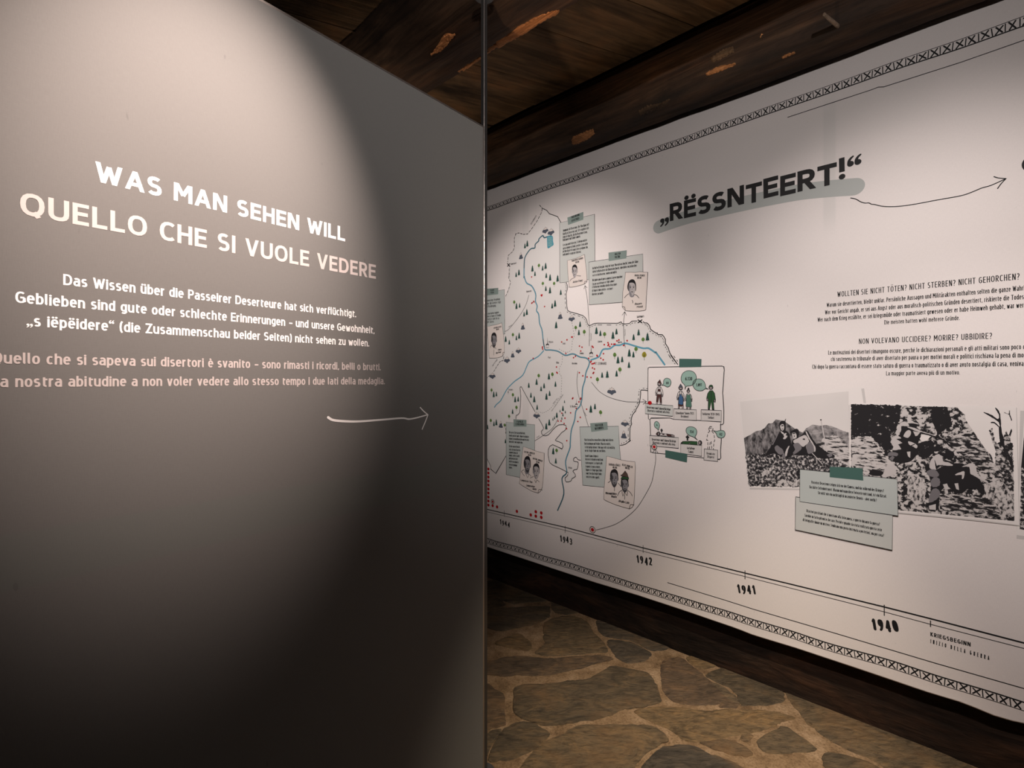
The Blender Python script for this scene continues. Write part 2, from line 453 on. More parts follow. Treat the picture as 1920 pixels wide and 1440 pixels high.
def accent(ch, base, *extra):
    w, s = G[base]; G[ch] = (w, tuple(q for q in s if not (base == 'i' and isinstance(q, tuple))) + tuple(e(w) for e in extra))
for up, b in (('Ä', 'A'), ('Ö', 'O'), ('Ü', 'U'), ('Ë', 'E')): accent(up, b, lambda w: (w / 2 - .17, 1.31), lambda w: (w / 2 + .17, 1.31))
for lo, b in (('ä', 'a'), ('ö', 'o'), ('ü', 'u'), ('ë', 'e')): accent(lo, b, lambda w: (w / 2 - .12, .98), lambda w: (w / 2 + .12, .98))
for lo, b in (('è', 'e'), ('ù', 'u'), ('à', 'a'), ('ì', 'i')): accent(lo, b, lambda w: [(w / 2 - .1, 1.04), (w / 2 + .05, .88)])
for lo, b in (('é', 'e'),): accent(lo, b, lambda w: [(w / 2 + .12, 1.04), (w / 2 - .03, .88)])

def measure(text, H, w, k, track, space):
    x = 0.0
    for ch in text:
        if ch == ' ': x += space * H * k + track * H; continue
        gw = G[ch][0]; x += gw * H * k + w + track * H
    return x - track * H

def letters(mb, text, p0, p1, H, wr, m, z, track=.10, cap='butt', fit=None, space=.30, contrast=0.0, jitter=0.0, slant=0.0):
    """one line of lettering from p0 to p1 (plane coordinates of the base line); H cap height, wr stroke/height"""
    w = wr * H
    dx, dy = p1[0] - p0[0], p1[1] - p0[1]; Ln = hypot(dx, dy); ux, uy = dx / Ln, dy / Ln
    ft = fit or text
    a, b = measure(ft, H, w, 0, track, space), measure(ft, H, w, 1, track, space)
    k = max(.25, (Ln - a) / (b - a))
    if k <= .25:
        track *= .4
        a, b = measure(ft, H, w, 0, track, space), measure(ft, H, w, 1, track, space); k = max(.2, (Ln - a) / (b - a))
    x = 0.0
    hs = H - w
    for ch in text:
        if ch == ' ': x += space * H * k + track * H; continue
        gw, strokes = G[ch]
        jy = random.uniform(-jitter, jitter) * H; jr = random.uniform(-jitter, jitter) * .8
        def T(px, py):
            px += slant * (py)
            if jr: px, py = px - py * jr, py + px * jr
            return (p0[0] + ux * px - uy * (py + jy), p0[1] + uy * px + ux * (py + jy))
        for st in strokes:
            if isinstance(st, tuple) and st[0] == 'q':          # one comma of a quotation mark
                qx, qy, s_ = x + w / 2 + st[1] * H * k, w / 2 + st[2] * hs, st[3]
                c_ = T(qx, qy); mb.disc(c_[0], c_[1], w * .60, w * .60, z, m, 16)
                tail = smooth([(qx + s_ * a * w, qy + s_ * b * w) for a, b in ((-.28, 0), (-.26, .62), (.02, 1.12), (.42, 1.45))], 4)
                mb.ribbon([T(*p) for p in tail], w * .64, z, m, w1=w * .36); continue
            if isinstance(st, tuple):
                q = T(x + w / 2 + st[0] * H * k, w / 2 + st[1] * hs)
                r = w * (.60 if cap == 'butt' else .62); mb.disc(q[0], q[1], r, r, z, m, 10); continue
            pts = [(x + w / 2 + px * H * k, w / 2 + py * hs) for px, py in st]
            closed = len(pts) > 3 and hypot(pts[0][0] - pts[-1][0], pts[0][1] - pts[-1][1]) < 1e-6
            if closed: mb_ring(mb, pts[:-1], w, z, m, T, contrast); continue
            if cap == 'butt' and len(pts) == 2 and abs(st[0][0] - st[1][0]) > .04 and st[0][1] != st[1][1]:      # diagonals run to the very cap and base line
                full = {0: 0.0, 1: H, X: X * hs + w, -.25: -.25 * hs}
                pts = [(px, full.get(py0, py)) for (px, py), (_, py0) in zip(pts, st)]
                mb_stroke(mb, pts, st, w, z, m, T, cap, contrast, True); continue
            mb_stroke(mb, pts, st, w, z, m, T, cap, contrast)
        x += gw * H * k + w + track * H

def mb_ring(mb, pts, w, z, m, T, contrast):
    n = len(pts); i0 = len(mb.v); k = mb._m(m); z = mb.up(z)
    for j, (x, y) in enumerate(pts):
        a, b = pts[j - 1], pts[(j + 1) % n]; dx, dy = b[0] - a[0], b[1] - a[1]; l = hypot(dx, dy) or 1e-9
        ww = w / 2 * (1 - contrast * abs(dx / l))
        for sgn in (1, -1):
            q = T(x - dy / l * ww * sgn, y + dx / l * ww * sgn); mb.v.append((q[0], q[1], z))
    for j in range(n):
        a = i0 + 2 * j; b = i0 + 2 * ((j + 1) % n)
        mb.f.append((a, a + 1, b + 1, b)); mb.mi.append(k)

def mb_stroke(mb, pts, src, w, z, m, T, cap, contrast, full=False):
    n = len(pts); k = mb._m(m); i0 = len(mb.v); z = mb.up(z)
    L_, R_ = [], []
    for j, (x, y) in enumerate(pts):
        a, b = pts[max(j - 1, 0)], pts[min(j + 1, n - 1)]; dx, dy = b[0] - a[0], b[1] - a[1]; l = hypot(dx, dy) or 1e-9
        ux, uy = dx / l, dy / l
        ww = w / 2 * (1 - contrast * abs(ux)); f = 1.0
        if 0 < j < n - 1:
            p = pts[j - 1]; qx, qy = x - p[0], y - p[1]; lq = hypot(qx, qy) or 1e-9
            f = 1 / max(.6, abs((qx * ux + qy * uy) / lq))
        lx, ly = x - uy * ww * f, y + ux * ww * f; rx, ry = x + uy * ww * f, y - ux * ww * f
        if j in (0, n - 1) and cap == 'butt':
            sgn = -1 if j == 0 else 1
            sy = src[j][1]
            if abs(uy) > (.3 if full else .55) and (sy in (0, 1, X, -.25)):
                cut = y + (0 if full else w / 2 if (uy * sgn) > 0 else -w / 2)       # flat cut on the base or cap line
                lx, ly = lx + ux / uy * (cut - ly), cut; rx, ry = rx + ux / uy * (cut - ry), cut
            elif n == 2 and abs(uy) < .3 and j == n - 1:
                lx += ux * w / 2; rx += ux * w / 2
            elif n == 2 and abs(uy) < .3 and j == 0 and sy in (1, X, 0) and src[0][0] == 0:
                lx -= ux * w / 2; rx -= ux * w / 2
        L_.append((lx, ly)); R_.append((rx, ry))
    for a, b in zip(L_, R_):
        for q in (T(*a), T(*b)): mb.v.append((q[0], q[1], z))
    for j in range(n - 1):
        a = i0 + 2 * j; mb.f.append((a, a + 1, a + 3, a + 2)); mb.mi.append(k)
    if cap == 'round':
        for e in (0, n - 1):
            q = T(*pts[e]); r = w / 2 * (1 - contrast * .4); mb.disc(q[0], q[1], r, r, z, m, 8)

# ================================================================== SETTING
FW = Frame(nR * BAN_D, eR, -nR)          # face of the long printed banner
FP = Frame(P0.copy(), eL, nL)            # face of the free-standing panel

M_WOOD_C = wood('old_ceiling_board', (.095, .056, .029), (.150, .092, .050), (.9, 9, 9))
M_WOOD_B = wood('smoke_stained_beam', (.042, .022, .012), (.090, .052, .030), (1.1, 11, 11), .7)
M_WALLDARK = wood('dark_wall_base', (.020, .011, .007), (.045, .026, .016), (2.5, 9, 9), .85, 2.2)
M_RAW = wood('bare_split_wood', (.38, .165, .062), (.74, .37, .165), (5, 34, 34), .8)
M_PEG = wood('pale_wooden_peg', (.26, .19, .14), (.40, .31, .24), (6, 60, 60), .8)
M_PLASTER = mat('far_room_plaster', (.30, .27, .24), .9, .2)

def stone_material():
    m = mat('flagstone', (.1, .08, .05), .62, .35)
    bs = m.node_tree.nodes['Principled BSDF']
    geo = N(m, 'ShaderNodeNewGeometry')
    per = ramp(m, geo.outputs['Random Per Island'], [(.0, (.078, .058, .036)), (.22, (.125, .088, .050)), (.42, (.066, .053, .040)), (.6, (.150, .100, .050)), (.78, (.098, .064, .040)), (1.0, (.092, .076, .048))])
    a = N(m, 'ShaderNodeTexNoise', Scale=1.0, Detail=9.0, Roughness=.68, Distortion=1.6); L(m, coords(m, (5, 11, 5), (0, 0, .5)), a.inputs['Vector'])
    b = N(m, 'ShaderNodeTexNoise', Scale=1.0, Detail=6.0, Roughness=.7, Distortion=.6); L(m, coords(m, (26, 75, 30), (0, 0, .75)), b.inputs['Vector'])
    c = mixc(m, 1.0, per.outputs[0], ramp(m, a.outputs[0], [(.28, (.38, .40, .42)), (.5, (.95, .95, .95)), (.7, (1.55, 1.38, 1.15))]).outputs[0], 'MULTIPLY')
    c = mixc(m, 1.0, c, ramp(m, b.outputs[0], [(.32, (.45, .43, .40)), (.52, (1, 1, 1)), (.72, (1.35, 1.3, 1.2))]).outputs[0], 'MULTIPLY')
    o = N(m, 'ShaderNodeTexNoise', Scale=3.2, Detail=5.0, Roughness=.6); L(m, coords(m, (1, 1, 1), (0, 0, 0), (7, 3, 0)), o.inputs['Vector'])
    c = mixc(m, ramp(m, o.outputs[0], [(.54, (0, 0, 0)), (.72, (.7, .7, .7))]).outputs[0], c, (.19, .105, .045))
    L(m, c, bs.inputs['Base Color'])
    h = mth(m, 'ADD', mth(m, 'MULTIPLY', a.outputs[0], 1.6), b.outputs[0])
    bump(m, h, .75, .012)
    return m

def mortar_material():
    m = mat('lime_mortar', (.2, .14, .08), .9, .15)
    bs = m.node_tree.nodes['Principled BSDF']
    a = N(m, 'ShaderNodeTexNoise', Scale=9.0, Detail=8.0, Roughness=.7); L(m, coords(m), a.inputs['Vector'])
    b = N(m, 'ShaderNodeTexNoise', Scale=120.0, Detail=4.0, Roughness=.7); L(m, coords(m), b.inputs['Vector'])
    c = ramp(m, a.outputs[0], [(.30, (.10, .062, .034)), (.48, (.215, .142, .082)), (.7, (.34, .24, .155))])
    c = mixc(m, 1.0, c.outputs[0], ramp(m, b.outputs[0], [(.35, (.6, .58, .55)), (.55, (1, 1, 1))]).outputs[0], 'MULTIPLY')
    L(m, c, bs.inputs['Base Color'])
    bump(m, mth(m, 'ADD', a.outputs[0], mth(m, 'MULTIPLY', b.outputs[0], .35)), .8, .015)
    return m
M_STONE, M_MORTAR = stone_material(), mortar_material()

# ---- room corners (t along the long wall, d towards it)
T0, T1, D0 = -5.2, 3.4, -2.9
def wall(name, a, b, h, m, thick=.12, out=(0, 0)):
    """wall slab from a to b, growing outwards"""
    a, b = Vector((a.x, a.y, 0)), Vector((b.x, b.y, 0)); u = (b - a).normalized(); o = Vector((out[0], out[1], 0)).normalized()
    bm = bmesh.new(); box(bm, 0, (b - a).length, 0, thick, 0, h)
    ob = from_bm(name, bm, m)
    v = Z3.cross(u)
    if v.dot(o) < 0:
        for p in ob.data.vertices: p.co.y = -p.co.y
        ob.data.flip_normals()
    ob.matrix_world = Matrix((u, v, Z3)).transposed().to_4x4(); ob.matrix_world.translation = a
    return tag(ob, kind='structure')
wall('wall_right', room(T0, WALL_D, 0), room(T1, WALL_D, 0), CEIL, M_WALLDARK, .15, nR[:2])
wall('wall_left', room(T0, D0, 0), room(T1, D0, 0), CEIL, M_PLASTER, .15, (-nR)[:2])
wall('wall_far', room(T0, D0, 0), room(T0, WALL_D, 0), CEIL, M_WALLDARK, .15, (-eR)[:2])
wall('wall_near', room(T1, D0, 0), room(T1, WALL_D, 0), CEIL, M_PLASTER, .15, eR[:2])

# ---- stone floor: mortar bed with irregular flagstones
def floor_xy(x, y):
    t = EYE / ((y - CY) / FPX)
    return ((x - CX) / FPX * t, t)
c1, c2 = crop(900, 1080, 3.2), crop(1360, 1000, 3.4286)
traced = [
    c1((190,690),(230,660),(400,640),(640,610),(720,580),(800,540),(960,570),(1010,590),(1050,640),(1085,720),(1085,765),(900,800),(700,860),(500,890),(300,890),(205,810)),
    c1((220,1150),(350,1010),(480,950),(600,895),(900,890),(1040,895),(1130,950),(1110,1000),(1000,1060),(930,1150),(880,1260),(500,1330),(150,1260)),
    c1((905,820),(1010,785),(1180,790),(1500,805),(1700,800),(1830,830),(1885,860),(1700,920),(1500,980),(1250,992),(1150,930),(1030,880)),
    c1((1075,640),(1090,510),(1150,490),(1230,500),(1400,640),(1500,740),(1505,775),(1250,775),(1130,740)),
    c1((1350,590),(1480,545),(1600,560),(1780,640),(1820,760),(1600,780),(1560,770),(1530,700),(1430,640)),
    c1((1230,490),(1330,478),(1470,520),(1340,560)),
    c1((390,270),(580,240),(690,340),(780,450),(700,465),(520,480),(330,470),(380,400)),
    c1((25,220),(150,190),(400,180),(420,210),(380,270),(200,320),(130,335),(25,310),(-60,280),(-60,230)),
    c1((90,410),(180,360),(240,345),(300,390),(300,450),(200,440)),
    c1((30,520),(200,480),(400,490),(620,480),(760,480),(800,500),(700,530),(500,580),(250,605),(30,605),(-60,600),(-60,540)),
    c1((25,645),(120,690),(150,740),(165,830),(150,890),(25,940),(-80,960),(-120,760)),
    c1((25,955),(125,915),(100,1000),(60,1080),(25,1090),(-60,1100),(-60,985)),
    c1((140,910),(240,880),(330,890),(430,935),(380,1000),(280,1060),(60,1130),(95,1010)),
    c1((720,255),(850,290),(1000,350),(1150,420),(1050,450),(900,390),(745,360),(690,290)),
    c1((760,380),(900,398),(1030,455),(1000,510),(880,525),(800,460)),
    c2((360,985),(400,965),(560,1040),(800,1140),(1060,1250),(1300,1360),(1480,1450),(1650,1560),(1200,1580),(900,1440),(700,1340),(520,1220),(440,1120)),
    c2((205,1320),(290,1260),(380,1240),(480,1300),(580,1390),(500,1420),(300,1420),(220,1380)),
    c1((1000,1090),(1100,1020),(1250,1005),(1400,1070),(1550,1130),(1600,1220),(1100,1330),(930,1250)),
    c1((1300,990),(1500,985),(1650,1060),(1600,1090),(1450,1060)),
    c1((30,30),(150,30),(430,130),(400,150),(250,165),(160,160),(30,100),(-60,70)),
    c1((30,105),(130,145),(150,185),(30,210),(-60,190)),
    c1((430,150),(560,190),(600,215),(520,235),(440,215)),
    c1((1560,760+40),(1700,785),(1560,792)) if 0 else c1((1390,650),(1440,650),(1560,740),(1545,775),(1515,765)),
    c2((0,1070),(60,1075),(95,1105),(40,1135),(-40,1120)),
    c2((610,1420),(700,1400),(860,1440),(1000,1530),(700,1560)),
    c2((100,1300),(160,1280),(180,1310),(130,1350)),
]
def in_view(p):
    x, y = p
    if y < .05: return False
    px, py = CX + FPX * x / y, CY + FPX * EYE / y
    return 840 < px < 1960 and py < 1560 and (p[0] * nR.x + p[1] * nR.y) < WALL_D
stones = []
for q in traced: stones.append(smooth([floor_xy(*p) for p in q], 4, True))
rnd = random.Random(3)
pts = [(rnd.uniform(-.5, .5) * .36 + i * .52, rnd.uniform(-.5, .5) * .30 + j * .40) for i in range(-14, 15) for j in range(-14, 15)]
def clip_cell(c, others):
    cell = [(c[0] - 1, c[1] - 1), (c[0] + 1, c[1] - 1), (c[0] + 1, c[1] + 1), (c[0] - 1, c[1] + 1)]
    for o in others:
        mx, my = (c[0] + o[0]) / 2, (c[1] + o[1]) / 2; nx, ny = o[0] - c[0], o[1] - c[1]; l = hypot(nx, ny); nx /= l; ny /= l
        out = []
        for a, b in zip(cell, cell[1:] + cell[:1]):
            da = (a[0] - mx) * nx + (a[1] - my) * ny + .016; db = (b[0] - mx) * nx + (b[1] - my) * ny + .016
            if da <= 0: out.append(a)
            if da * db < 0: t = da / (da - db); out.append((a[0] + (b[0] - a[0]) * t, a[1] + (b[1] - a[1]) * t))
        cell = out
        if len(cell) < 3: return []
    return cell
for c in pts:
    t, d = c[0] * eR.x + c[1] * eR.y, c[0] * nR.x + c[1] * nR.y
    if not (T0 + .2 < t < T1 - .2 and D0 + .2 < d < WALL_D - .15): continue
    cell = clip_cell(c, [o for o in pts if o != c and hypot(o[0] - c[0], o[1] - c[1]) < 1.5])
    if len(cell) < 3: continue
    ring = smooth(cell, 3, True)
    if any(in_view(p) for p in ring): continue
    stones.append(ring)
mb = MB()
cor = [room(T0 - .1, D0 - .1, 0), room(T1 + .1, D0 - .1, 0), room(T1 + .1, WALL_D + .1, 0), room(T0 - .1, WALL_D + .1, 0)]
mb.face([(p.x, p.y, 0) for p in cor], M_MORTAR)
for r in stones:
    A2 = sum(a[0] * b[1] - b[0] * a[1] for a, b in zip(r, r[1:] + r[:1]))
    if A2 < 0: r = r[::-1]
    dense = []
    for a, b in zip(r, r[1:] + r[:1]):
        kk = max(1, int(hypot(b[0] - a[0], b[1] - a[1]) / .012))
        dense += [(a[0] + (b[0] - a[0]) * q / kk, a[1] + (b[1] - a[1]) * q / kk) for q in range(kk)]
    jit = lambda x, y, o: noise.noise(Vector((x * 9, y * 9, o))) * .014 + noise.noise(Vector((x * 38, y * 38, o))) * .007 + noise.noise(Vector((x * 110, y * 110, o))) * .0035
    r = [(x + jit(x, y, 0), y + jit(x, y, 5)) for x, y in dense]
    n = len(r); cxm, cym = sum(p[0] for p in r) / n, sum(p[1] for p in r) / n
    i0 = len(mb.v); zt = .0035 + rnd.uniform(-.001, .0015)
    rings = [(0.0, -.002), (.005, zt * .6), (.016, zt)]
    for off, z in rings:
        for x, y in r:
            dx, dy = cxm - x, cym - y; l = hypot(dx, dy) or 1; mb.v.append((x + dx / l * off, y + dy / l * off, z))
    k = mb._m(M_STONE)
    for a in range(2):
        for j in range(n):
            p, q = i0 + a * n + j, i0 + a * n + (j + 1) % n; mb.f.append((p, q, q + n, p + n)); mb.mi.append(k)
    top = [Vector(mb.v[i0 + 2 * n + j]) for j in range(n)]
    for tr in tessellate_polygon([[Vector((p.x, p.y, 0)) for p in top]]):
        a, b, c = (top[j] for j in tr)
        if (b - a).cross(c - a).z < 0: tr = (tr[0], tr[2], tr[1])
        mb.f.append(tuple(i0 + 2 * n + j for j in tr)); mb.mi.append(k)
tag(mb.build('floor'), kind='structure')

# ---- board ceiling, boards laid aslant to the long wall
AP = radians(66.4)
eP = Vector((sin(AP), cos(AP), 0)); qP = Vector((-cos(AP), sin(AP), 0))
MP = Matrix((eP, qP, Z3)).transposed().to_4x4()
def ceil_q(x, y, h=CEIL):                # offset across the boards of a picture point on the ceiling
    t = (h - EYE) / ((CY - y) / FPX); p = Vector(((x - CX) / FPX * t, t, 0)); return p.dot(qP)
joints = sorted([ceil_q(915, 130), ceil_q(1005, 52), ceil_q(915, 177), ceil_q(915, 238), ceil_q(1170, 0)])
rq = random.Random(11)
while joints[0] > -4.6: joints.insert(0, joints[0] - rq.uniform(.24, .36))
while joints[-1] < 5.4: joints.append(joints[-1] + rq.uniform(.22, .34))
bm = bmesh.new()
for a, b in zip(joints, joints[1:]):
    dz = rq.uniform(0, .012); x = -7.5 + rq.uniform(0, 1)
    box(bm, x, 7.5, a + .0020, b - .0020, CEIL + dz, CEIL + .05 + dz)
bmesh.ops.bevel(bm, geom=[e for e in bm.edges], offset=.004, segments=1, affect='EDGES')
ob = from_bm('ceiling', bm, M_WOOD_C); ob.matrix_world = MP
for p in ob.data.vertices: p.co.z += noise.noise(Vector((p.co.x * 1.5, p.co.y * 9, 0))) * .004
bm = bmesh.new(); box(bm, -7.6, 7.6, -5, 6, CEIL + .065, CEIL + .09)
bm2 = bmesh.new(); bm2.from_mesh(ob.data); me_up = bpy.data.meshes.new('upper_boards'); bm.to_mesh(me_up); bm.free(); bm2.from_mesh(me_up); bm2.to_mesh(ob.data); bm2.free()
tag(ob, kind='structure')

# ------------------------------------------------------------------ old timbers
def timber(name, origin, axis, side, profile, length, amp, label, seed, m=M_WOOD_B, freq=1.0, rows=160):
    """rough-hewn timber: closed cross-section (side, z) swept along axis and roughened"""
    prof = smooth(profile, 5, True); n = len(prof); bm = bmesh.new(); vs = []
    for i in range(rows + 1):
        s = length * i / rows; row = []
        for y, z in prof:
            d1 = noise.noise(Vector((s * 1.1 * freq + seed, y * 3, z * 3))) * amp
            d2 = noise.noise(Vector((s * 4 * freq, y * 16 + seed, z * 16))) * amp * .45
            d3 = noise.noise(Vector((s * 9 * freq, y * 40 + seed, z * 40))) * amp * .2
            cy = sum(p[0] for p in prof) / n; cz = sum(p[1] for p in prof) / n
            dy, dz = y - cy, z - cz; l = hypot(dy, dz) or 1
            row.append(bm.verts.new((s, y + dy / l * (d1 + d2 + d3), z + dz / l * (d1 + d2 + d3))))
        vs.append(row)
    for i in range(rows):
        for j in range(n):
            k = (j + 1) % n; bm.faces.new((vs[i][j], vs[i + 1][j], vs[i + 1][k], vs[i][k]))
    bm.faces.new(vs[0]); bm.faces.new(vs[-1][::-1])
    bmesh.ops.recalc_face_normals(bm, faces=bm.faces)
    o = from_bm(name, bm, m, None, True)
    mw = Matrix((axis, side, Z3)).transposed().to_4x4(); mw.translation = origin; o.matrix_world = mw
    return tag(o, label, 'beam', None, 'thing')

B_WALL = timber('ceiling_beam', room(T0 + .02, 0, 0), eR, nR,
    [(2.150, 2.540), (2.085, 2.522), (2.030, 2.525), (1.998, 2.560), (1.985, 2.63), (1.978, 2.728), (1.990, 2.748), (2.012, 2.758), (2.030, 2.800), (2.150, 2.812)], T1 - T0 - .04, .013,
    'long dark timber running along the wall just above the printed banner', 3.1)
B_MID = timber('ceiling_beam', room(T0 + .02, 0, 0), eR, nR,
    [(1.375, 2.63), (1.33, 2.585), (1.24, 2.572), (1.14, 2.585), (1.085, 2.65), (1.08, 2.74), (1.09, 2.812), (1.37, 2.812), (1.385, 2.74)], T1 - T0 - .04, .022,
    'dark rough timber crossing the ceiling behind the steel pole, with a split edge', 8.4)
qx = ceil_q(560, 12, 2.74)
B_CROSS = timber('ceiling_beam', eP * -3.0, eP, qP,
    [(qx, 2.745), (qx + .07, 2.70), (qx + .17, 2.70), (qx + .25, 2.745), (qx + .25, 2.815), (qx, 2.815)], 2.75, .012,
    'dark ceiling timber above the top edge of the grey panel', 5.5)

def bvh_of(o):
    mw = o.matrix_world; me = o.data
    return BVHTree.FromPolygons([mw @ v.co for v in me.vertices], [tuple(p.vertices) for p in me.polygons])
def chip(parent, bvh, pts, m=M_RAW, lift=.003, name='bare_wood_patch', rag=.0013):
    """splintered patch lying on the timber's own surface"""
    bm = bmesh.new(); vs = [bm.verts.new((x, y, 0)) for x, y in pts]
    e = [bm.edges.new((vs[i], vs[(i + 1) % len(vs)])) for i in range(len(vs))]
    bmesh.ops.triangle_fill(bm, edges=e, use_beauty=True)
    for _ in range(3): bmesh.ops.subdivide_edges(bm, edges=[q for q in bm.edges if q.calc_length() > 5], cuts=1, use_grid_fill=True)
    bmesh.ops.triangulate(bm, faces=bm.faces)
    rim = {v for q in bm.edges if q.is_boundary for v in q.verts}
    inv = parent.matrix_world.inverted(); eye = Vector((0, 0, EYE)); dead = []
    for v in bm.verts:
        x, y = v.co.x, v.co.y
        if v in rim: x += rnd.uniform(-1.3, 1.3); y += rnd.uniform(-1.3, 1.3)
        d = Vector(((x - CX) / FPX, 1, -(y - CY) / FPX)).normalized()
        hit, nn, _, _ = bvh.ray_cast(eye, d)
        if hit is None: dead.append(v); continue
        if nn.dot(d) > 0: nn = -nn
        v.co = inv @ (hit + nn * (-.002 if v in rim else lift + rnd.uniform(-rag, rag)))
    if dead: bmesh.ops.delete(bm, geom=dead, context='VERTS')
    bmesh.ops.recalc_face_normals(bm, faces=bm.faces)
    return tag(from_bm(name, bm, m, parent), 'patch of bare orange wood' if m is M_RAW else None)
bw, bmid = bvh_of(B_WALL), bvh_of(B_MID)
chip(B_MID, bmid, [(803,107),(815,90),(832,66),(838,60),(850,62),(857,61),(848,75),(840,85),(826,98),(812,104)])
chip(B_MID, bmid, [(856,134),(880,118),(905,101),(917,88),(945,68),(975,46),(1005,31),(1040,18),(1052,17),(1045,28),(1010,46),(980,68),(945,87),(915,107),(885,127),(868,145)])
chip(B_WALL, bw, [(1070,263),(1073,255),(1090,248),(1112,240),(1116,250),(1105,261),(1085,271),(1071,273)])
chip(B_WALL, bw, [(1320,137),(1345,124),(1380,116),(1382,121),(1350,135),(1325,143)])
chip(B_WALL, bw, [(1464,107),(1475,99),(1490,96),(1495,100),(1478,107),(1466,112)])
chip(B_WALL, bw, [(1195,207),(1215,196),(1240,191),(1260,181),(1250,199),(1225,210),(1200,219)], M_WOOD_C)
chip(B_WALL, bw, [(1422,69),(1428,62),(1432,64),(1426,72)])
chip(B_WALL, bw, [(1330,108),(1352,92),(1375,86),(1378,98),(1352,112),(1336,118)], M_WOOD_C)
# wooden peg sticking out of the wall timber
def ray_hit(bvh, x, y):
    d = Vector(((x - CX) / FPX, 1, -(y - CY) / FPX)).normalized(); return bvh.ray_cast(Vector((0, 0, EYE)), d)
h0, n0, _, _ = ray_hit(bw, 1570, 48)
d1 = Vector(((1545 - CX) / FPX, 1, -(27 - CY) / FPX)); k1 = (1.90 - 0) / (d1.dot(nR)); p1 = Vector((0, 0, EYE)) + d1 * k1
h0 = h0 + (h0 - p1).normalized() * .02
ax = (p1 - h0); ln = ax.length; ax.normalize()
bm = bmesh.new()
bmesh.ops.create_cone(bm, cap_ends=True, segments=8, radius1=.0085, radius2=.0065, depth=ln, matrix=Matrix.Translation((0, 0, ln / 2)))
for v in bm.verts: v.co.x *= .75
bmesh.ops.bevel(bm, geom=bm.edges[:], offset=.0012, segments=1, affect='EDGES')
pg = from_bm('wooden_peg', bm, M_PEG, B_WALL); mq = ax.to_track_quat('Z', 'Y').to_matrix().to_4x4(); mq.translation = h0
pg.matrix_parent_inverse = B_WALL.matrix_world.inverted(); pg.matrix_world = mq

# ================================================================== FREE-STANDING PANEL AND POLE
PW, PB, PT = 1.36, .032, 2.108
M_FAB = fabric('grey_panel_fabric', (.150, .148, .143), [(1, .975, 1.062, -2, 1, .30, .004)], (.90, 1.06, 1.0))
M_ALU = mat('satin_aluminium', (.42, .39, .37), .35, .5, .9)
M_STEEL = mat('blackened_steel', (.075, .073, .073), .30, .6, .6)
M_GLINT = mat('painted_arris_glint', (.62, .56, .53), .30, .5, .9)  # pale colour on the front arrises paints in the pole's highlight lines
panel = empty('information_panel', FP.m.copy(), 'tall grey fabric display panel with white bilingual lettering, beside the steel pole', 'display panel')
mb = MB()
for (x0, x1, y0, y1) in ((-PW, 0, PT - .022, PT), (-PW, 0, PB, PB + .022), (-PW, -PW + .022, PB + .022, PT - .022), (-.022, 0, PB + .022, PT - .022)):
    P = [(x0, y0), (x1, y0), (x1, y1), (x0, y1)]
    F, Bk = [(x, y, -.0015) for x, y in P], [(x, y, -.026) for x, y in P]
    mb.face(F, M_ALU); mb.face(Bk[::-1], M_ALU)
    for j in range(4): k = (j + 1) % 4; mb.face([F[j], Bk[j], Bk[k], F[k]], M_ALU)
mb.build('frame', panel)
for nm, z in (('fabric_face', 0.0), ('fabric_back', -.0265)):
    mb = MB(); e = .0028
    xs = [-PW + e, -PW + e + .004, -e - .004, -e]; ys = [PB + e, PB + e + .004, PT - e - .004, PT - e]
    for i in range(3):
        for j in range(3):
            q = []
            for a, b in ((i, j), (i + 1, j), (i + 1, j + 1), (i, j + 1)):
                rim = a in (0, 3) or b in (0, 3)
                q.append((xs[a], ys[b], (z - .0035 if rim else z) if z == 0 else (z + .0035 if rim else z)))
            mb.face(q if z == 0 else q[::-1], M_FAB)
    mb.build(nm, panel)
for x in (-.22, -1.14):
    mb = MB(); bm = bmesh.new(); box(bm, x - .05, x + .05, .010, PB, -.16, .13 if 0 else .0)
    bmesh.ops.bevel(bm, geom=bm.edges[:], offset=.003, segments=2, affect='EDGES'); from_bm('foot', bm, M_STEEL, panel)

pb = FP
capP = 20.5 * pb.sc(119, 534)
def pline(name, rows, m, H, wr, track):
    mb = MB()
    for text, a, b, fit in rows: letters(mb, text, pb.P(*a), pb.P(*b), H, wr, m, .0004, track, 'butt', fit)
    return mb.build(name, panel)
pline('german_heading', [('WAS MAN SEHEN WILL', (178.5, 339.4), (647, 452.8), None)], M_WHITE, 37.2 * pb.sc(180, 320), .188, .115)
pline('italian_heading', [('QUELLO CHE SI VUOLE VEDERE', (37.5, 401.6), (704.5, 523), None)], M_PINK, 40.2 * pb.sc(141, 400), .176, .115)
pline('german_text', [
    ('Das Wissen über die Passeirer Deserteure hat sich verflüchtigt.', (118.5, 534), (667.5, 595.2), None),
    ('Geblieben sind gute oder schlechte Erinnerungen – und unsere Gewohnheit,', (28.5, 567.3), (702, 625.8), None),
    ('„s iëpëidere“ (die Zusammenschau beider Seiten) nicht sehen zu wollen.', (50, 611.3), (692, 650), None)], M_WHITE, capP, .155, .075)
pline('italian_text', [
    ('Quello che si sapeva sui disertori è svanito – sono rimasti i ricordi, belli o brutti.', (-18, 681.4), (713.7, 694.6), None),
    ('la nostra abitudine a non voler vedere allo stesso tempo i due lati della medaglia.', (-9, 726.2), (721.3, 720.6), None)], M_PINK, capP, .155, .075)
ca = crop(400, 500, 4)
mb = MB()
sw = 4.3 * pb.sc(640, 785)
shaft = smooth(pb.PS(ca((860,1130),(900,1151),(1000,1160),(1100,1160),(1250,1149),(1410,1136),(1465,1143),(1520,1134),(1608,1110))), 6)
mb.ribbon(shaft, sw * 1.1, .0006, M_WHITE, w1=sw * .62)
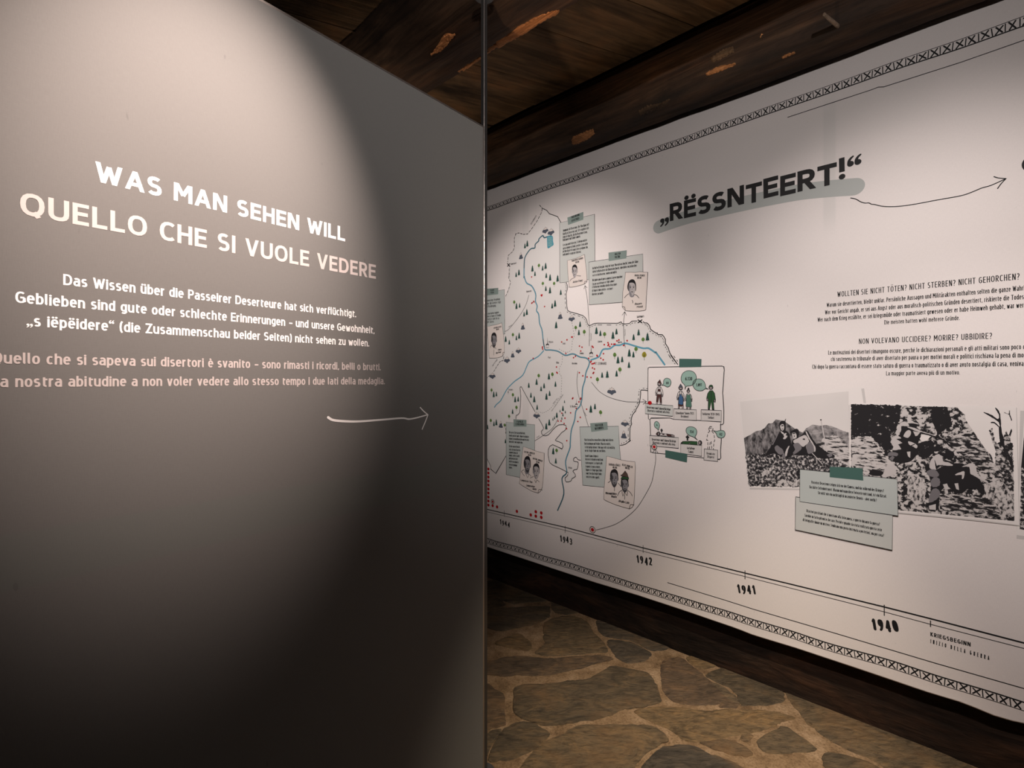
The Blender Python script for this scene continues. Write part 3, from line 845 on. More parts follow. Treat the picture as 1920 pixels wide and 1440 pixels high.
mb.ribbon(smooth(pb.PS(ca((1551,1056),(1575,1082),(1609,1111)))), sw * .6, .0006, M_WHITE)
mb.ribbon(smooth(pb.PS(ca((1609,1111),(1588,1165),(1565,1219)))), sw * .6, .0006, M_WHITE)
mb.build('hand_drawn_arrow', panel)

# slim slotted steel pole from floor to ceiling, clasping the panel's edge
pole_m = FP.m.copy(); pole_m.translation = P0 + eL * .0365 + nL * -.038
hit_, _, _, _ = bmid.ray_cast(Vector((pole_m.translation.x, pole_m.translation.y, .5)), Z3)
POLE_TOP = min(hit_.z if hit_ else CEIL, CEIL) - .035
mb = MB(); r_ = .0078; s_ = .0011; gq = .0036
prof = [(-r_, -r_ + s_), (-r_ + s_, -r_), (r_ - s_, -r_), (r_, -r_ + s_), (r_, -gq - .001), (r_ - .001, -gq), (r_ - .004, -gq), (r_ - .004, gq), (r_ - .001, gq), (r_, gq + .001), (r_, r_ - s_), (r_ - s_, r_),
        (gq + .001, r_), (gq, r_ - .001), (gq, r_ - .004), (-gq, r_ - .004), (-gq, r_ - .001), (-gq - .001, r_), (-r_ + s_, r_), (-r_, r_ - s_)]
prof = [(x, -z) for x, z in prof]
n = len(prof)
for j in range(n):
    k = (j + 1) % n; a, b = prof[j], prof[k]
    mb.face([(a[0], .006, a[1]), (a[0], POLE_TOP, a[1]), (b[0], POLE_TOP, b[1]), (b[0], .006, b[1])], M_GLINT if .0006 < hypot(a[0] - b[0], a[1] - b[1]) < .0018 and max(a[1], b[1]) > r_ - .0012 else M_STEEL)
pole = empty('steel_pole', pole_m, 'slim black steel pole standing from floor to timber at the grey panel edge', 'pole')
mb.build('post', pole)
for y0, y1, nm in ((.004, .012, 'foot_plate'), (POLE_TOP - .008, POLE_TOP, 'top_plate')):
    bm = bmesh.new()
    bmesh.ops.create_cone(bm, cap_ends=True, segments=32, radius1=.035, radius2=.035, depth=y1 - y0, matrix=Matrix.Translation((0, (y0 + y1) / 2, 0)) @ Matrix.Rotation(pi / 2, 4, 'X'))
    bmesh.ops.bevel(bm, geom=[e for e in bm.edges if e.calc_face_angle(0) > 1], offset=.0015, segments=2, affect='EDGES')
    from_bm(nm, bm, M_STEEL, pole)

# ================================================================== PRINTED BANNER ALONG THE WALL
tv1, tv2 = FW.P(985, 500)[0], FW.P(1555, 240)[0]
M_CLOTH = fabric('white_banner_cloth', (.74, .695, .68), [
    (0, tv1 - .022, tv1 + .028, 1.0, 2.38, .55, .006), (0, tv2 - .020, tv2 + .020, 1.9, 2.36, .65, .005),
    (1, 2.20, 2.36, -6, .0, .22, .03)], (.86, .885, .88))  # horizontal band paints shade into the cloth top; upright bands are battens
banner = empty('wall_banner', FW.m.copy(), 'long white printed banner with an illustrated map, photographs and timeline, hung on the right wall', 'banner')
W = FW
SCW = W.sc
def wpx(x, y, px): return px * SCW(x, y)

# cloth with a loose lower hem
hem = [W.P(*p) for p in [(909,1024),(1000,1054),(1115,1092),(1195,1115.5),(1295,1149),(1380,1178),(1412,1191),(1497,1216.5),(1617,1257),(1736,1297),(1809,1319),(1879,1348.5),(1920,1356)]]
def hem_y(t):
    if t <= hem[0][0]: return hem[0][1] + noise.noise(Vector((t * 2.1, 0, 0))) * .012
    if t >= hem[-1][0]: return hem[-1][1] + noise.noise(Vector((t * 2.1, 4, 0))) * .012
    for a, b in zip(hem, hem[1:]):
        if a[0] <= t <= b[0]: return a[1] + (b[1] - a[1]) * (t - a[0]) / (b[0] - a[0])
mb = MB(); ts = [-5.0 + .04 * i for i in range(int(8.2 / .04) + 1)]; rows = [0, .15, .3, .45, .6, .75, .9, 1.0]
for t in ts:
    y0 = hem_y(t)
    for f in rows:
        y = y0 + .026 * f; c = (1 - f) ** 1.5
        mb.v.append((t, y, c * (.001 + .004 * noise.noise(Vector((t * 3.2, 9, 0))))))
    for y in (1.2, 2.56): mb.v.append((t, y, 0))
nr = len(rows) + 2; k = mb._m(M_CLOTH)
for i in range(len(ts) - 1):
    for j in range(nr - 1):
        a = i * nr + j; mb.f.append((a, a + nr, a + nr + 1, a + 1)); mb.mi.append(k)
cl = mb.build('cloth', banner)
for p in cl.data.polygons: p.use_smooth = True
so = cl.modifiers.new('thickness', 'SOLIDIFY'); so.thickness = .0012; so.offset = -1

LZ = .0003                                   # print layers sit a hair in front of one another
def wob(t, amp, seed=0.0): return noise.noise(Vector((t * 5.1 + seed, seed, 0))) * amp
def long_line(mb, pts, w, z, m=INK, ext_l=None, ext_r=None, amp=0.0, seed=0.0):
    q = [W.P(*p) for p in pts]
    if ext_l is not None: a, b = q[0], q[-1]; q.insert(0, (ext_l, a[1] + (a[1] - b[1]) / (a[0] - b[0]) * (ext_l - a[0])))
    if ext_r is not None: a, b = q[0], q[-1]; q.append((ext_r, b[1] + (b[1] - q[1][1]) / (b[0] - q[1][0]) * (ext_r - b[0])))
    out = []
    for a, b in zip(q, q[1:]):
        n = max(1, int(abs(b[0] - a[0]) / .05))
        for i in range(n): out.append((a[0] + (b[0] - a[0]) * i / n, a[1] + (b[1] - a[1]) * i / n))
    out.append(q[-1])
    mb.ribbon([(x, y + wob(x, amp, seed)) for x, y in out], w, z, m)
def border(name, up, low, wu, wl, first, last, count, seed):
    """cross-stitch border: two rules with a row of crosses and bars between them"""
    mb = MB()
    ub, lb = [W.P(*p) for p in up], [W.P(*p) for p in low]
    yu = lambda t: ub[0][1] + (ub[1][1] - ub[0][1]) * (t - ub[0][0]) / (ub[1][0] - ub[0][0]) + wob(t, .005, seed)
    yl = lambda t: lb[0][1] + (lb[1][1] - lb[0][1]) * (t - lb[0][0]) / (lb[1][0] - lb[0][0]) + wob(t, .005, seed)
    tl, tr = -3.6, 1.2
    n = int((tr - tl) / .03)
    for fy, w in ((yu, wu), (yl, wl)): mb.ribbon([(tl + (tr - tl) * i / n, fy(tl + (tr - tl) * i / n)) for i in range(n + 1)], w, LZ, INK)
    p0, p1 = first, last; step = (p1 - p0) / count
    i = int((tl - p0) / step) + 1
    while p0 + i * step < tr:
        t = p0 + i * step; y0, y1 = yl(t), yu(t); c = (y0 + y1) / 2; hh = (y1 - y0) * .345; hw = step * .245
        j = lambda: random.uniform(-.0016, .0016)
        mb.ribbon([(t - hw + j(), c + hh + j()), (t + hw + j(), c - hh + j())], .0043, LZ, INK)
        mb.ribbon([(t - hw + j(), c - hh + j()), (t + hw + j(), c + hh + j())], .0043, LZ, INK)
        t += step / 2; y0, y1 = yl(t), yu(t); c = (y0 + y1) / 2
        mb.ribbon([(t + j(), c + hh * 1.12), (t + j(), c - hh * 1.12)], .0029, LZ, INK); i += 1
    return mb.build(name, banner)
border('cross_stitch_border', [(912.5, 388), (1900, 37.5)], [(912.5, 395.3), (1900, 55.5)], .0022, .0042, W.P(1390.7, 227)[0], W.P(1899, 49)[0], 26, 2.0)
border('cross_stitch_border', [(908.7, 1007.5), (1920, 1316.5)], [(908.7, 1016.7), (1920, 1332.5)], .0046, .0024, W.P(1365.8, 1153)[0], W.P(1908, 1322)[0], 28, 6.0)
mb = MB(); c5, c6 = crop(900, 920, 4), crop(1360, 1000, 3.4286)
long_line(mb, [(1252, 1092.5), (1360, 1125.4), (1412, 1142), (1564, 1186.7), (1754, 1243.5), (1920, 1291)], .0032, LZ, ext_r=1.2)
mb.build('ruled_line', banner)
mb = MB()
long_line(mb, [(1477, 220), (1633, 168.7), (1647, 163.3), (1657, 163), (1802, 116.7), (1920, 75.4)], .0027, LZ, ext_r=1.2)
mb.build('ruled_line', banner)

# timeline
tl_e = MB()
long_line(tl_e, [(908.7, 953.9), (1059.7, 988.7), (1206, 1027.3), (1397, 1074.5), (1658, 1138), (1744.7, 1160), (1920, 1205.6)], .0054, LZ, ext_l=-3.6, ext_r=1.2)
long_line(tl_e, [(908.7, 958.6), (1059.7, 994.3), (1206, 1033.7), (1397, 1081), (1658, 1147.2), (1744.7, 1170.5), (1920, 1215.8)], .0025, LZ, ext_l=-3.6, ext_r=1.2)
for x, a, b in ((945.5, 957.5, 968), (1059.7, 986.5, 998.7), (1206, 1022.7, 1036.3), (1397, 1070, 1085.8), (1658, 1134.5, 1154), (1744.7, 1164, 1175)):
    tl_e.ribbon(W.PS([(x, a), (x, b)]), .0028, LZ, INK)
timeline = tl_e.build('timeline', banner)
for yr, a, b, px in (('1944', (937.3, 983.6), (956, 988.4), 10.4), ('1943', (1050.5, 1016.5), (1073, 1021.3), 13), ('1942', (1194.5, 1056), (1223.3, 1061.5), 15.5), ('1941', (1383.5, 1111.5), (1418.3, 1116.5), 17.5), ('1940', (1636.5, 1181.5), (1687.5, 1188), 22.5)):
    mb = MB(); letters(mb, yr, W.P(*a), W.P(*b), wpx(a[0], a[1], px), .20, INK, LZ, .12, 'round', contrast=.45, jitter=.07); mb.build('year_number', timeline)
mb = MB(); letters(mb, 'KRIEGSBEGINN', W.P(1744.5, 1192.6), W.P(1820, 1212.4), wpx(1745, 1192, 7.6), .185, INK, LZ, .34)
letters(mb, 'INIZIO DELLA GUERRA', W.P(1744.5, 1205.8), W.P(1855, 1237.8), wpx(1745, 1205, 7.6), .125, INK, LZ, .34); mb.build('timeline_caption', timeline)

DOT = {}
def dot(parent, x, y, r, z=LZ * 2, name='red_dot'):
    """red dot of radius r (metres); copies share one mesh per size"""
    if r not in DOT:
        b = MB(); b.disc(0, 0, r, r, 0, M_RED, 18); DOT[r] = b.build(name, parent); o = DOT[r]
    else:
        o = DOT[r].copy(); COL.objects.link(o); o.name = name; o.parent = parent
    p = W.P(x, y); o.location = (p[0], p[1], z)
    return o
h8, b8, d8, cc8, e8 = crop(900, 780, 8), crop(900, 500, 8), crop(900, 650, 8), crop(1100, 500, 8), crop(1140, 650, 8)
rt = .0098
for k in range(10): dot(timeline, *h8((127, 795 + 60 * k))[0], rt)
for k in range(4): dot(timeline, *h8((70, 1142 + 60 * k))[0], rt)
for p in ((190, 1345), (257, 1363)): dot(timeline, *h8(p)[0], rt)
for p in ((277, 155), (381, 182), (419, 158), (419, 191), (460, 167), (460, 200)): dot(timeline, *c5(p)[0], rt)
def ringed(parent, x, y, r):
    dot(parent, x, y, r); mb = MB(); c = W.P(x, y)
    mb.disc(c[0], c[1], r * 1.75, r * 1.75, LZ, M_SHEET, 22)
    mb.ribbon([(c[0] + r * 1.72 * cos(2 * pi * k / 24), c[1] + r * 1.72 * sin(2 * pi * k / 24)) for k in range(24)], .0034, LZ * 1.5, INK2, closed=True)
    mb.build('dot_ring', parent)
ringed(timeline, *h8((190, 1285))[0], rt * .8)
ringed(timeline, 1111, 993.3, .0098)

# title
tm = MB()
pill = smooth(W.PS([(1236.5, 425), (1275, 411.5), (1312, 401), (1360, 389.5), (1420, 376), (1495, 361), (1550, 354.3), (1602, 350.3)]), 5)
tm.ribbon(pill, wpx(1600, 350, 32), LZ, M_HILITE)
title = tm.build('highlighter_stroke', banner)
mb = MB(); letters(mb, '„RËSSNTEERT!“', W.P(1238.5, 419.6), W.P(1614, 331.5), wpx(1262, 398, 32.6), .215, M_TITLE, LZ * 2, .075, 'butt', jitter=.012)
mb.build('title_lettering', banner)
ct = crop(1380, 0, 3.5556)
mb = MB()
mb.ribbon(smooth(W.PS(ct((765,1320),(800,1328),(830,1345),(860,1354),(885,1353),(902,1361),(925,1364),(980,1376),(1050,1378),(1120,1372),(1200,1360),(1350,1332),(1500,1305),(1580,1278),(1640,1253),(1700,1236),(1800,1191))), 4), .0031, LZ, INK)
mb.ribbon(smooth(W.PS(ct((1720,1178),(1750,1187),(1800,1191)))), .0029, LZ, INK); mb.ribbon(smooth(W.PS(ct((1800,1191),(1770,1222),(1744,1257)))), .0029, LZ, INK)
mb.build('curved_arrow', banner)
mb = MB(); p = W.P(1934, 306); mb.disc(p[0], p[1], .021, .025, LZ, M_TITLE, 20); mb.build('next_title_lettering', banner)

# paragraphs in the middle of the banner
def para(name, rows, parent=None, z=LZ, m=INK, capdef=None):
    mb = MB()
    for text, a, b, px, wr, tr, fit in rows: letters(mb, text, W.P(*a), W.P(*b), wpx(a[0], a[1], px), wr, m, z, tr, 'butt', fit)
    return mb.build(name, parent or banner)
BW, BT = .108, .06
para('german_question', [('WOLLTEN SIE NICHT TÖTEN? NICHT STERBEN? NICHT GEHORCHEN?', (1570, 556.9), (1911.5, 524), 9.9, .105, .115, None)])
para('german_paragraph', [
    ('Warum sie desertierten, bleibt unklar. Persönliche Aussagen und Militärakten enthalten selten die ganze Wahrheit.', (1550, 575.9), (1915, 544.8), 7.9, BW, BT, 'Warum sie desertierten, bleibt unklar. Persönliche Aussagen und Militärakten enthalten selten die ganze Wah'),
    ('Wer vor Gericht angab, er sei aus Angst oder aus moralisch-politischen Gründen desertiert, riskierte die Todesstrafe.', (1547, 589.7), (1919.5, 560.8), 7.9, BW, BT, 'Wer vor Gericht angab, er sei aus Angst oder aus moralisch-politischen Gründen desertiert, riskierte die Todes'),
    ('Wer nach dem Krieg erzählte, er sei kriegsmüde oder traumatisiert gewesen oder er habe Heimweh gehabt, war wertlos.', (1533, 603.5), (1919.5, 576.6), 7.9, BW, BT, 'Wer nach dem Krieg erzählte, er sei kriegsmüde oder traumatisiert gewesen oder er habe Heimweh gehabt, war wer'),
    ('Die meisten hatten wohl mehrere Gründe.', (1658, 608.3), (1799.3, 600), 7.9, BW, BT, None)])
para('italian_question', [('NON VOLEVANO UCCIDERE? MORIRE? UBBIDIRE?', (1610.5, 645), (1860, 635.2), 9.9, .105, .115, None)])
para('italian_paragraph', [
    ('Le motivazioni dei disertori rimangono oscure, perché le dichiarazioni personali e gli atti militari sono poco chiare:', (1553, 665.2), (1914.5, 654.9), 7.9, BW, BT, 'Le motivazioni dei disertori rimangono oscure, perché le dichiarazioni personali e gli atti militari sono poco'),
    ('chi sosteneva in tribunale di aver disertato per paura o per motivi morali e politici rischiava la pena di morte,', (1558, 677.2), (1919, 670.2), 7.9, BW, BT, 'chi sosteneva in tribunale di aver disertato per paura o per motivi morali e politici rischiava la pena di mo'),
    ('Chi dopo la guerra raccontava di essere stato saturo di guerra o traumatizzato o di aver avuto nostalgia di casa, veniva', (1523, 691.6), (1919, 686.4), 7.9, BW, BT, None),
    ('La maggior parte aveva più di un motivo.', (1661.5, 703.9), (1800, 702.4), 7.9, BW, BT, None)])

# ------------------------------------------------------------------ illustrated map
ZM = LZ
mb = MB()
lake = smooth(W.PS([(1026.5, 443), (1036, 442.5), (1037, 452), (1038, 459), (1033, 463), (1027, 465.5), (1026, 455)]), 3, True)
mb.poly(lake, ZM * 1.6, M_LAKE)
for y in range(446, 464, 3): mb.ribbon(smooth(W.PS([(1027.5, y), (1030, y - 1), (1032.5, y + .4), (1035.5, y - .6)])), .003, ZM * 2.2, M_BUBBLE)
lake_o = mb.build('lake_symbol')
maproot = None
mb = MB()
paths = {}
def mline(name, parts, w, m=INK2, dash=None, z=ZM, sm=3, hair=False):
    """one drawn line of the map"""
    mb = MB()
    for pts in parts:
        q = W.PS(pts); q = smooth(q, sm) if sm > 1 else q
        for seg in (dashes(q, *dash) if dash else [q]): mb.ribbon(seg, w, z, m)
        if hair:
            for i in range(0, len(q) - 1, 1):
                a, b = q[i], q[i + 1]; l = hypot(b[0] - a[0], b[1] - a[1]) or 1
                mb.ribbon([(a[0] + (b[1] - a[1]) / l * .009, a[1] - (b[0] - a[0]) / l * .009), (a[0] + (b[1] - a[1]) / l * .009 + (b[0] - a[0]) * .5, a[1] - (b[0] - a[0]) / l * .009 + (b[1] - a[1]) * .5)], .003, z, m, cap='butt')
    return mb.build(name, mapo)
a8 = crop(900, 340, 8)
mb = MB(); mb.ribbon(smooth(W.PS(a8((1015,830),(965,845),(940,815),(885,865),(880,895),(830,945),(822,1000),(760,1015),(690,1110),(665,1200),(660,1440)) + b8((662,150),(700,245),(770,285),(815,355),(838,430),(832,520),(858,590),(848,660),(880,715),(895,850),(930,950),(945,1080),(965,1210),(985,1248),(1060,1250),(1170,1270),(1280,1330),(1395,1308),(1500,1355),(1590,1370),(1640,1420)) + d8((1630,290),(1590,390),(1575,500),(1540,625),(1528,790),(1500,890),(1440,965),(1420,1100),(1370,1260),(1355,1440)) + h8((1350,480),(1285,680),(1300,850),(1230,940),(1258,1170),(1165,1415))), 4), .0075, ZM, M_RIVER2)
mapo = mb.build('map_drawing', banner)
lake_o.parent = mapo
mline('river_line', [b8((662,30),(662,150),(700,245),(770,285),(815,355),(838,430),(832,520),(858,590),(848,660),(880,715),(895,850),(930,950),(945,1080))], .0050, M_RIVER, z=ZM * 1.5)
mline('river_line', [b8((965,1215),(985,1246),(1060,1248),(1170,1268),(1280,1328),(1395,1306),(1500,1353),(1590,1368),(1640,1420)) + d8((1632,290),(1592,390),(1577,500),(1542,625),(1530,790),(1502,890),(1442,965),(1422,1100),(1372,1260),(1357,1440)) + h8((1352,480),(1287,680),(1300,830))], .0042, M_RIVER, z=ZM * 1.5)
mline('river_line', [d8((955,60),(870,150),(745,220),(700,300),(640,430),(520,520),(420,620),(370,700),(310,810),(245,870),(218,910))], .0068, M_RIVER)
mline('river_line', [cc8((65,1400),(180,1355),(210,1300),(250,1240),(350,1230),(420,1180),(500,1178),(580,1150),(720,1190),(850,1225),(930,1225),(1030,1290)) + e8((725,95),(850,270))], .0088, M_RIVER)
for part_ in [a8((895,358),(935,405)), a8((935,405),(925,465),(860,590),(785,700),(715,790),(650,795),(580,775),(540,785),(515,850),(515,1000),(490,1055),(425,1110),(415,1210)), a8((440,1310),(435,1440)) + b8((440,100),(430,170),(460,235),(430,340),(380,455)), d8((358,150),(350,205),(300,225),(250,300),(200,385)), d8((145,430),(85,490),(105,555),(85,610)), d8((390,1160),(388,1300))]: mline('dashed_border_line', [part_], .0040, INK, (.015, .009), sm=1)
mline('border_line', [a8((935,405),(1000,435),(1040,485),(1165,530),(1215,620))], .0040, INK, sm=1)
mline('border_line', [b8((1295,240),(1315,310),(1295,400),(1300,520),(1315,655),(1400,690),(1545,735),(1600,800),(1610,850),(1640,885),(1700,858),(1765,848)) + cc8((440,850),(480,845),(520,828),(535,858),(640,852),(675,820),(755,815))], .0040, INK, sm=2, hair=True)
mline('border_line', [cc8((850,825),(868,845),(905,845),(945,890),(960,940),(1040,995),(1055,995),(1075,1022),(1135,1022),(1180,1090),(1180,1150),(1225,1220),(1250,1300),(1345,1440)) + e8((940,125),(985,180),(1045,265))], .0042, INK, sm=2, hair=True)
mline('border_line', [e8((595,660),(497,650),(490,705),(470,850),(420,940),(415,965),(370,1020),(345,1110),(355,1160),(330,1220),(330,1400)) + crop(1080, 780, 6.4)((655,290),(590,340),(530,352))], .0042, INK, sm=2, hair=True)
for part_ in [d8((540,1085),(545,1030),(595,990),(612,740),(600,625),(610,605),(622,603),(640,640),(825,975)), d8((880,1080),(955,1220),(920,1270),(945,1332),(1025,1325),(1090,1250),(1180,1175),(1288,1180),(1280,1250),(1230,1285),(1200,1320),(1140,1390)) + h8((1140,372),(1235,412),(1230,495),(1090,430),(1025,505),(1035,660),(1090,735),(1325,850),(1275,930),(1295,990),(1365,975),(1380,940),(1430,910),(1425,870),(1395,830),(1420,805),(1455,800),(1470,750),(1470,690),(1410,680),(1405,640),(1440,618),(1470,655),(1510,663))]: mline('border_line', [part_], .0040, INK, sm=2)
mline('border_line', [h8((75,340),(90,430),(80,560),(105,640),(165,760),(160,795),(238,862),(390,600))], .0038, INK, sm=1)
def arrow(parent, pts, head, w=.0023, name='route_arrow'):
    mb = MB(); q = W.PS(pts); mb.ribbon(smooth(q, 6), w, ZM * 3.5, INK2)
    a, b = q[-2], q[-1]; th = atan2(b[1] - a[1], b[0] - a[0])
    for s in (2.55, -2.55): mb.ribbon([b, (b[0] + head * cos(th + s), b[1] + head * sin(th + s))], w, ZM * 3.5, INK2)
    return mb.build(name, mapo)
arrow(mapo, b8((735,425),(690,570),(600,730),(450,920),(385,968),(320,980)), .02)
arrow(mapo, b8((1640,1190),(1640,890),(1612,500),(1577,285)), .018)
arrow(mapo, cc8((580,1210),(562,1100),(555,860),(565,740),(572,675)), .022)
arrow(mapo, d8((1468,370),(1455,520),(1468,680),(1500,800),(1560,980),(1670,1335)), .03)
arrow(mapo, h8((1170,40),(1090,180),(950,290),(775,402)), .022)
arrow(mapo, d8((1675,535),(1790,670)) + e8((0,750),(150,800),(290,826),(450,830),(578,824)), .022)
arrow(mapo, crop(1080, 780, 6.4)((240,1368),(350,1340),(480,1295),(620,1205),(740,1090),(850,915),(910,790),(940,640),(957,520),(950,392)), .024)
for part_ in [b8((1380,840),(1405,980),(1410,1060),(1385,1110),(1370,1250),(1290,1285),(1185,1235)), d8((1235,140),(1230,250),(1190,320),(1200,430),(1225,450),(1220,650),(1210,740),(1100,880),(1030,950),(940,995),(880,970))]: mline('dotted_trail', [part_], .0020, INK2, (.006, .009), sm=2)

def symbols(name, make, spots):
    """every drawn symbol is its own small object; copies share the mesh of the first"""
    first = None
    for x, y0, y1, wide in spots:
        a, b = W.P(x, y1), W.P(x, y0); hgt = b[1] - a[1]
        if first is None: first = o = make().build(name, mapo)
        else: o = first.copy(); COL.objects.link(o); o.name = name; o.parent = mapo
        o.location = (a[0], a[1], ZM * 2); o.scale = (hgt * wide, hgt, 1)
def fir():
    m = MB(); P = [(-.06, 0), (-.06, .10), (-.46, .07), (-.30, .22), (-.43, .22), (-.24, .42), (-.36, .43), (-.17, .64), (-.26, .66), (0, 1)]
    P += [(-x, y) for x, y in P[-2::-1]]; m.poly(P, 0, M_FIR); return m
def leaf():
    m = MB(); m.ribbon([(0, 0), (0, .5)], .05, 0, INK2)
    m.poly(smooth([(0, .34), (.20, .42), (.30, .60), (.20, .86), (0, 1), (-.22, .86), (-.30, .62), (-.20, .42)], 3, True), .0003, M_LEAF)
    m.ribbon([(0, .3), (0, .8)], .04, .0005, M_FIR); m.ribbon([(0, .5), (.14, .66)], .035, .0005, M_FIR); m.ribbon([(0, .45), (-.14, .6)], .035, .0005, M_FIR); return m
def olive():
    m = leaf(); m.mats[m.mats.index(M_LEAF)] = M_OLIVE; return m
def peak():
    m = MB(); m.poly(smooth([(-.44, .08), (-.30, .36), (-.18, .68), (.18, .68), (.30, .36), (.46, .10), (.25, .0), (-.2, .0)], 3, True), 0, M_ROCK)
    m.poly([(-.19, .62), (-.12, .86), (0, 1), (.12, .86), (.19, .62), (.06, .72), (-.05, .58)], .0003, M_SHEET)
    m.ribbon([(-.19, .62), (-.12, .86), (0, 1), (.12, .86), (.19, .62)], .03, .0005, INK2); return m
def twin():
    m = MB(); m.poly(smooth([(-.56, .30), (-.46, .60), (-.2, .62), (.2, .62), (.46, .60), (.58, .32), (.30, .22), (.05, 0), (-.22, .16)], 3, True), 0, M_ROCK)
    w_ = [(-.34, .58), (-.22, .86), (-.10, .76), (.02, 1), (.16, .78), (.26, .84), (.36, .58)]
    m.poly(w_ + [(.15, .66), (.0, .54), (-.15, .66)], .0003, M_SHEET); m.ribbon(w_, .03, .0005, INK2); return m
def sp(fn, rows, wide): return [(fn((x, a))[0][0], fn((x, a))[0][1], fn((x, b))[0][1], wide) for x, a, b in rows]
FIRS = sp(a8, [(710,880,985),(675,925,1010),(787,1255,1360),(825,1345,1425),(985,1215,1320),(940,1260,1345)], .54) + \
    sp(b8, [(585,35,135),(543,80,160),(995,88,175),(1052,108,218),(1165,120,232),(988,285,370),(1050,298,408),(1212,340,430),(1127,495,608),(1083,543,632),(548,540,642),(595,540,620),(703,630,732),(662,672,752),(1143,818,932),(1502,815,910),(1484,940,1032),(387,1035,1135),(440,1092,1172),(588,985,1088),(547,1028,1108)], .54) + \
    sp(cc8, [(147,900,1020),(207,950,1046),(395,968,1092),(448,922,1024),(705,1006,1110),(780,932,1038),(913,985,1118)], .54) + \
    sp(e8, [(150,138,260),(213,140,240),(320,30,158),(382,68,168),(315,222,325),(130,352,455)], .54) + \
    sp(d8, [(733,535,622),(850,475,580),(1035,392,500),(962,540,630),(917,588,672),(1133,517,607),(1045,655,745),(998,692,803),(765,683,770),(815,733,842),(858,865,950),(207,665,765),(247,670,750),(528,740,840),(573,743,828),(490,930,1013),(1268,800,847),(1245,880,970),(1202,940,987),(1280,955,1003),(1244,992,1048),(1228,1050,1098),(1153,978,1072),(1118,1037,1092),(1095,1063,1110),(1040,1080,1190),(995,1137,1248),(1833,378,472),(1910,355,475),(1663,873,998),(1725,848,945),(210,1115,1197),(246,1083,1185),(115,1163,1243)], .54) + \
    sp(h8, [(1100,470,582),(1138,625,718),(382,340,412)], .54)
symbols('fir_tree_symbol', fir, FIRS)
symbols('leafy_tree_symbol', leaf, sp(a8, [(885,1235,1312)], 1) + sp(b8, [(944,225,300),(1113,225,300),(515,505,580),(495,993,1070),(1437,885,965),(1565,945,1035)], 1) + sp(cc8, [(270,980,1072),(848,1060,1150),(742,1200,1298)], 1) + sp(e8, [(102,88,185),(180,308,405)], 1) +
    sp(d8, [(882,405,487),(1087,385,468),(175,625,698),(495,695,772),(548,883,962),(437,1017,1092),(163,1080,1155),(1763,458,550),(1810,952,1045),(370,1152,1222)], 1) + sp(h8, [(1150,487,570)], 1))
symbols('yellow_tree_symbol', olive, sp(cc8, [(865,1275,1405)], .95))
symbols('mountain_symbol', peak, sp(a8, [(615,1068,1165)], .95) + sp(b8, [(1203,680,785),(643,845,943),(490,1270,1362)], .95) + sp(e8, [(238,1260,1375)], .95) + sp(d8, [(313,1115,1215)], .95))
symbols('twin_peak_symbol', twin, sp(a8, [(980,685,785),(1065,705,815)], 1.0) + sp(b8, [(1375,725,825),(577,1210,1305),(405,1345,1450)], 1.0) + sp(e8, [(55,605,725),(255,1095,1200)], 1.1) + sp(d8, [(187,385,485),(850,975,1078)], 1.1))
M_GROUND = mat('map_ground_grey', (.665, .645, .63), .85, .2)
mb = MB()
mb.poly(W.PS(a8((935,405),(1000,435),(1040,485),(1165,530),(1215,620)) + b8((1295,240),(1315,310),(1295,400),(1300,520),(1315,655),(1545,735),(1610,850),(1640,885),(1760,848)) + cc8((440,850),(520,828),(535,858),(640,852),(755,815),(905,845),(960,940),(1040,995),(1135,1022),(1180,1150),(1250,1300),(1345,1440)) + e8((1045,265),(595,275),(595,660),(497,650),(470,850),(370,1020),(355,1160),(330,1400)) + h8((1690,530),(1510,663),(1440,618),(1410,680),(1470,690),(1455,800),(1395,830),(1430,910),(1365,975),(1295,990),(1275,930),(1325,850),(1090,735),(1035,660),(1025,505),(1090,430),(1230,495),(1235,412),(1140,372)) + d8((1200,1320),(1280,1250),(1288,1180),(1180,1175),(1025,1325),(945,1332),(920,1270),(955,1220),(825,975),(622,603),(600,625),(612,740),(595,990),(540,1085)) + h8((390,600),(238,862),(105,640),(75,340)) + [(900, 800), (900, 600)] + b8((380,455),(460,235),(430,170),(440,30)) + a8((415,1200),(425,1110),(515,1000),(515,850),(540,785),(650,795),(715,790),(860,590),(925,465)))[::-1], LZ * .4, M_GROUND)
mb.build('map_ground', mapo)
def church():
    m = MB(); m.poly([(-.34, .22), (-.26, .36), (-.06, .36), (0, 1), (.06, .36), (.26, .36), (.34, .22), (.1, .22), (0, .3), (-.1, .22)], 0, INK)
    m.ribbon([(-.3, .22), (-.3, 0), (.32, 0), (.32, .22)], .03, 0, INK2); return m
symbols('church_symbol', church, sp(b8, [(1012,1055,1215),(1668,1165,1350)], .52) + sp(d8, [(1448,775,900),(425,625,705)], .5))
mb = MB()
for c, w_ in ((a8((430,1255))[0], 4.5), (cc8((800,820))[0], 7)):
    for s in (1, -1): mb.ribbon(smooth(W.PS([(c[0] - w_ / 2, c[1] - 2.6 * s), (c[0], c[1] - .6 * s), (c[0] + w_ / 2, c[1] - 2.6 * s)])), .006, ZM, INK)
mb.build('pass_symbol', mapo)
rm = .0046
for p in b8((775,155),(918,428),(932,424),(926,438),(777,548),(785,540),(805,520),(811,530),(970,598),(1376,1057),(1385,1056),(1305,1098),(1225,1130),(938,1203),(936,1218),(943,1238),(1492,1192),(1530,1208),(1512,1265),(1288,1303),(1405,1365),(1432,1343),(1630,1375),(1685,1195),(1697,1210),(1754,1330),(1761,1342),(1853,1305),(1812,1373),(1848,1397),(1865,1170),(798,1375)): dot(mapo, *p, rm)
